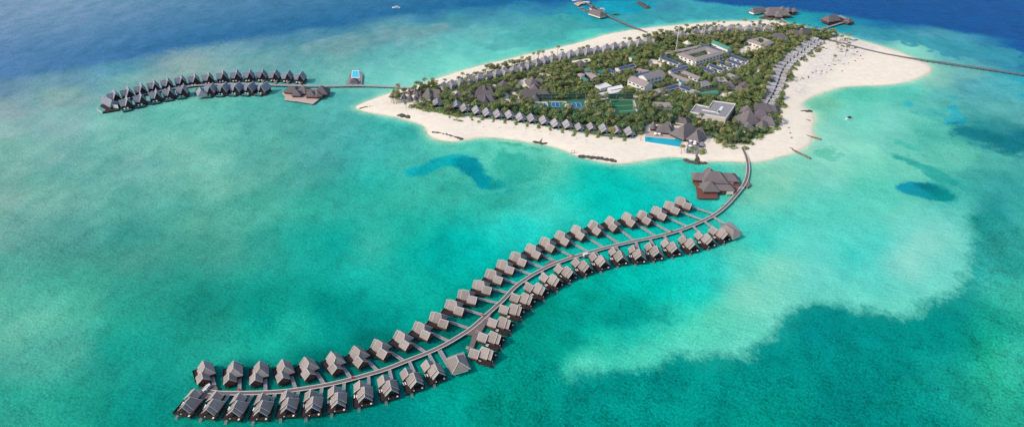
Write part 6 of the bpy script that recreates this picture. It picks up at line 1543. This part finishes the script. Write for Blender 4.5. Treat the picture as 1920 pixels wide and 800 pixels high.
# left wood edge shrubs
for i in range(46):
    t = i/45; a = (770+t*95, 200+t*18); shrub(a[0]+random.uniform(-3,3), a[1]+random.uniform(-3.5,2), random.uniform(1.1,1.8), 'bushy green shrub on the wood edge of the left beach', 'edge shrubs of the left beach')
for (x, y) in [zs(1180,540),zs(1230,550),zs(1260,570),zs(1040,540),zs(700,500),zs(660,490),z2(980,680),z2(1000,690),z3(140,680)]:
    v = P(x, y, 1.8); pm = PALMS[2]; put('palm_tree', [('crown', pm[5]), ('trunk', pm[1])], v.x, v.y, groundz(v.x, v.y)-2.5, .95, 'short bright yellow palm on the beach edge', 'palm tree', 'short bright yellow palms on the beach edge')
# edge shrubs on the right sandbank side
EDG = [(1482,150),(1484,142),(1490,130),(1498,120),(1508,112),(1520,104),(1530,97),(1540,92),(1470,165),(1467,178),(1466,188),(1472,200),(1460,212),(1462,226),(1455,240),(1442,250),(1425,258),(1408,268),(1398,277),(1375,276),(1360,272),(1345,266),(1318,284),(1300,282)]
for i, (x, y) in enumerate(EDG):
    for j in range(3): shrub(x+random.uniform(-4,3), y+random.uniform(-3,3), random.uniform(1.2,1.9), 'bushy shrub along the sandbank side of the wood', 'edge shrubs on the sandbank side', dry=(i < 8 and j == 0))
# scattered scrub on the sandbank
for i, p in enumerate([(660,775),(725,780),(800,715),(765,730),(855,715),(905,725),(930,660),(985,648),(1060,712),(1075,645),(1125,632),(1190,612),(1220,590),(1265,592),(1245,560),(1180,515),(1210,522),(1060,520),(1055,500),(1110,505),(1155,485),(1195,480),(1140,460),(1110,440),(1080,470),(1020,475),(1010,430),(985,555),(1040,440),(890,650),(640,660),(610,640),(850,740),(950,700),(830,520),(900,490)]):
    x, y = z8(*p); shrub(x, y, random.uniform(.45, .8)*(1.4 if 15 < i < 28 else 1), 'small dry shrub dotted on the wide sandbank', 'dry shrubs dotted on the sandbank', dry=True)
for i, p in enumerate([(1035,597),(1062,637),(1075,690),(1090,735),(1137,178),(1150,165),(1180,155),(1205,150),(1260,130),(1255,125)]):
    x, y = z4(*p); shrub(x, y, .6, 'small dry shrub on the sand beside the spa point', 'dry shrubs by the spa point', dry=True)
# the round tree and small tree of the sandy yard, and courtyard planting
for (p, s, lb) in ((z6(888,520), 1.25, 'single large round tree standing in the sandy yard'), (z6(968,495), .45, 'tiny dark tree alone in the middle of the sandy yard')):
    v = P(*p, 4); put('leafy_tree', [('crown', TREES[0][0]), ('trunk', TREES[0][1])], v.x, v.y, 1.6, s, lb, 'tree', None)
for (o4, n, lb) in (([z7(385,442),z7(545,402),z7(595,424),z7(455,462)], 26, 'tree filling the courtyard of the large staff building'), ([z7(1070,303),z7(1105,291),z7(1140,304),z7(1100,319)], 8, 'tree in the courtyard of the smaller square building')):
    Q4 = [P(*p, 5.5) for p in o4]
    for k in range(n):
        u, v_ = random.random(), random.random(); p = Q4[0]*(1-u)*(1-v_)+Q4[1]*u*(1-v_)+Q4[2]*u*v_+Q4[3]*(1-u)*v_
        tr = TREES[k % 7]; put('leafy_tree', [('crown', tr[0]), ('trunk', tr[1])], p.x, p.y, 1.2, .75, 'leafy '+lb, 'tree', lb+'s')
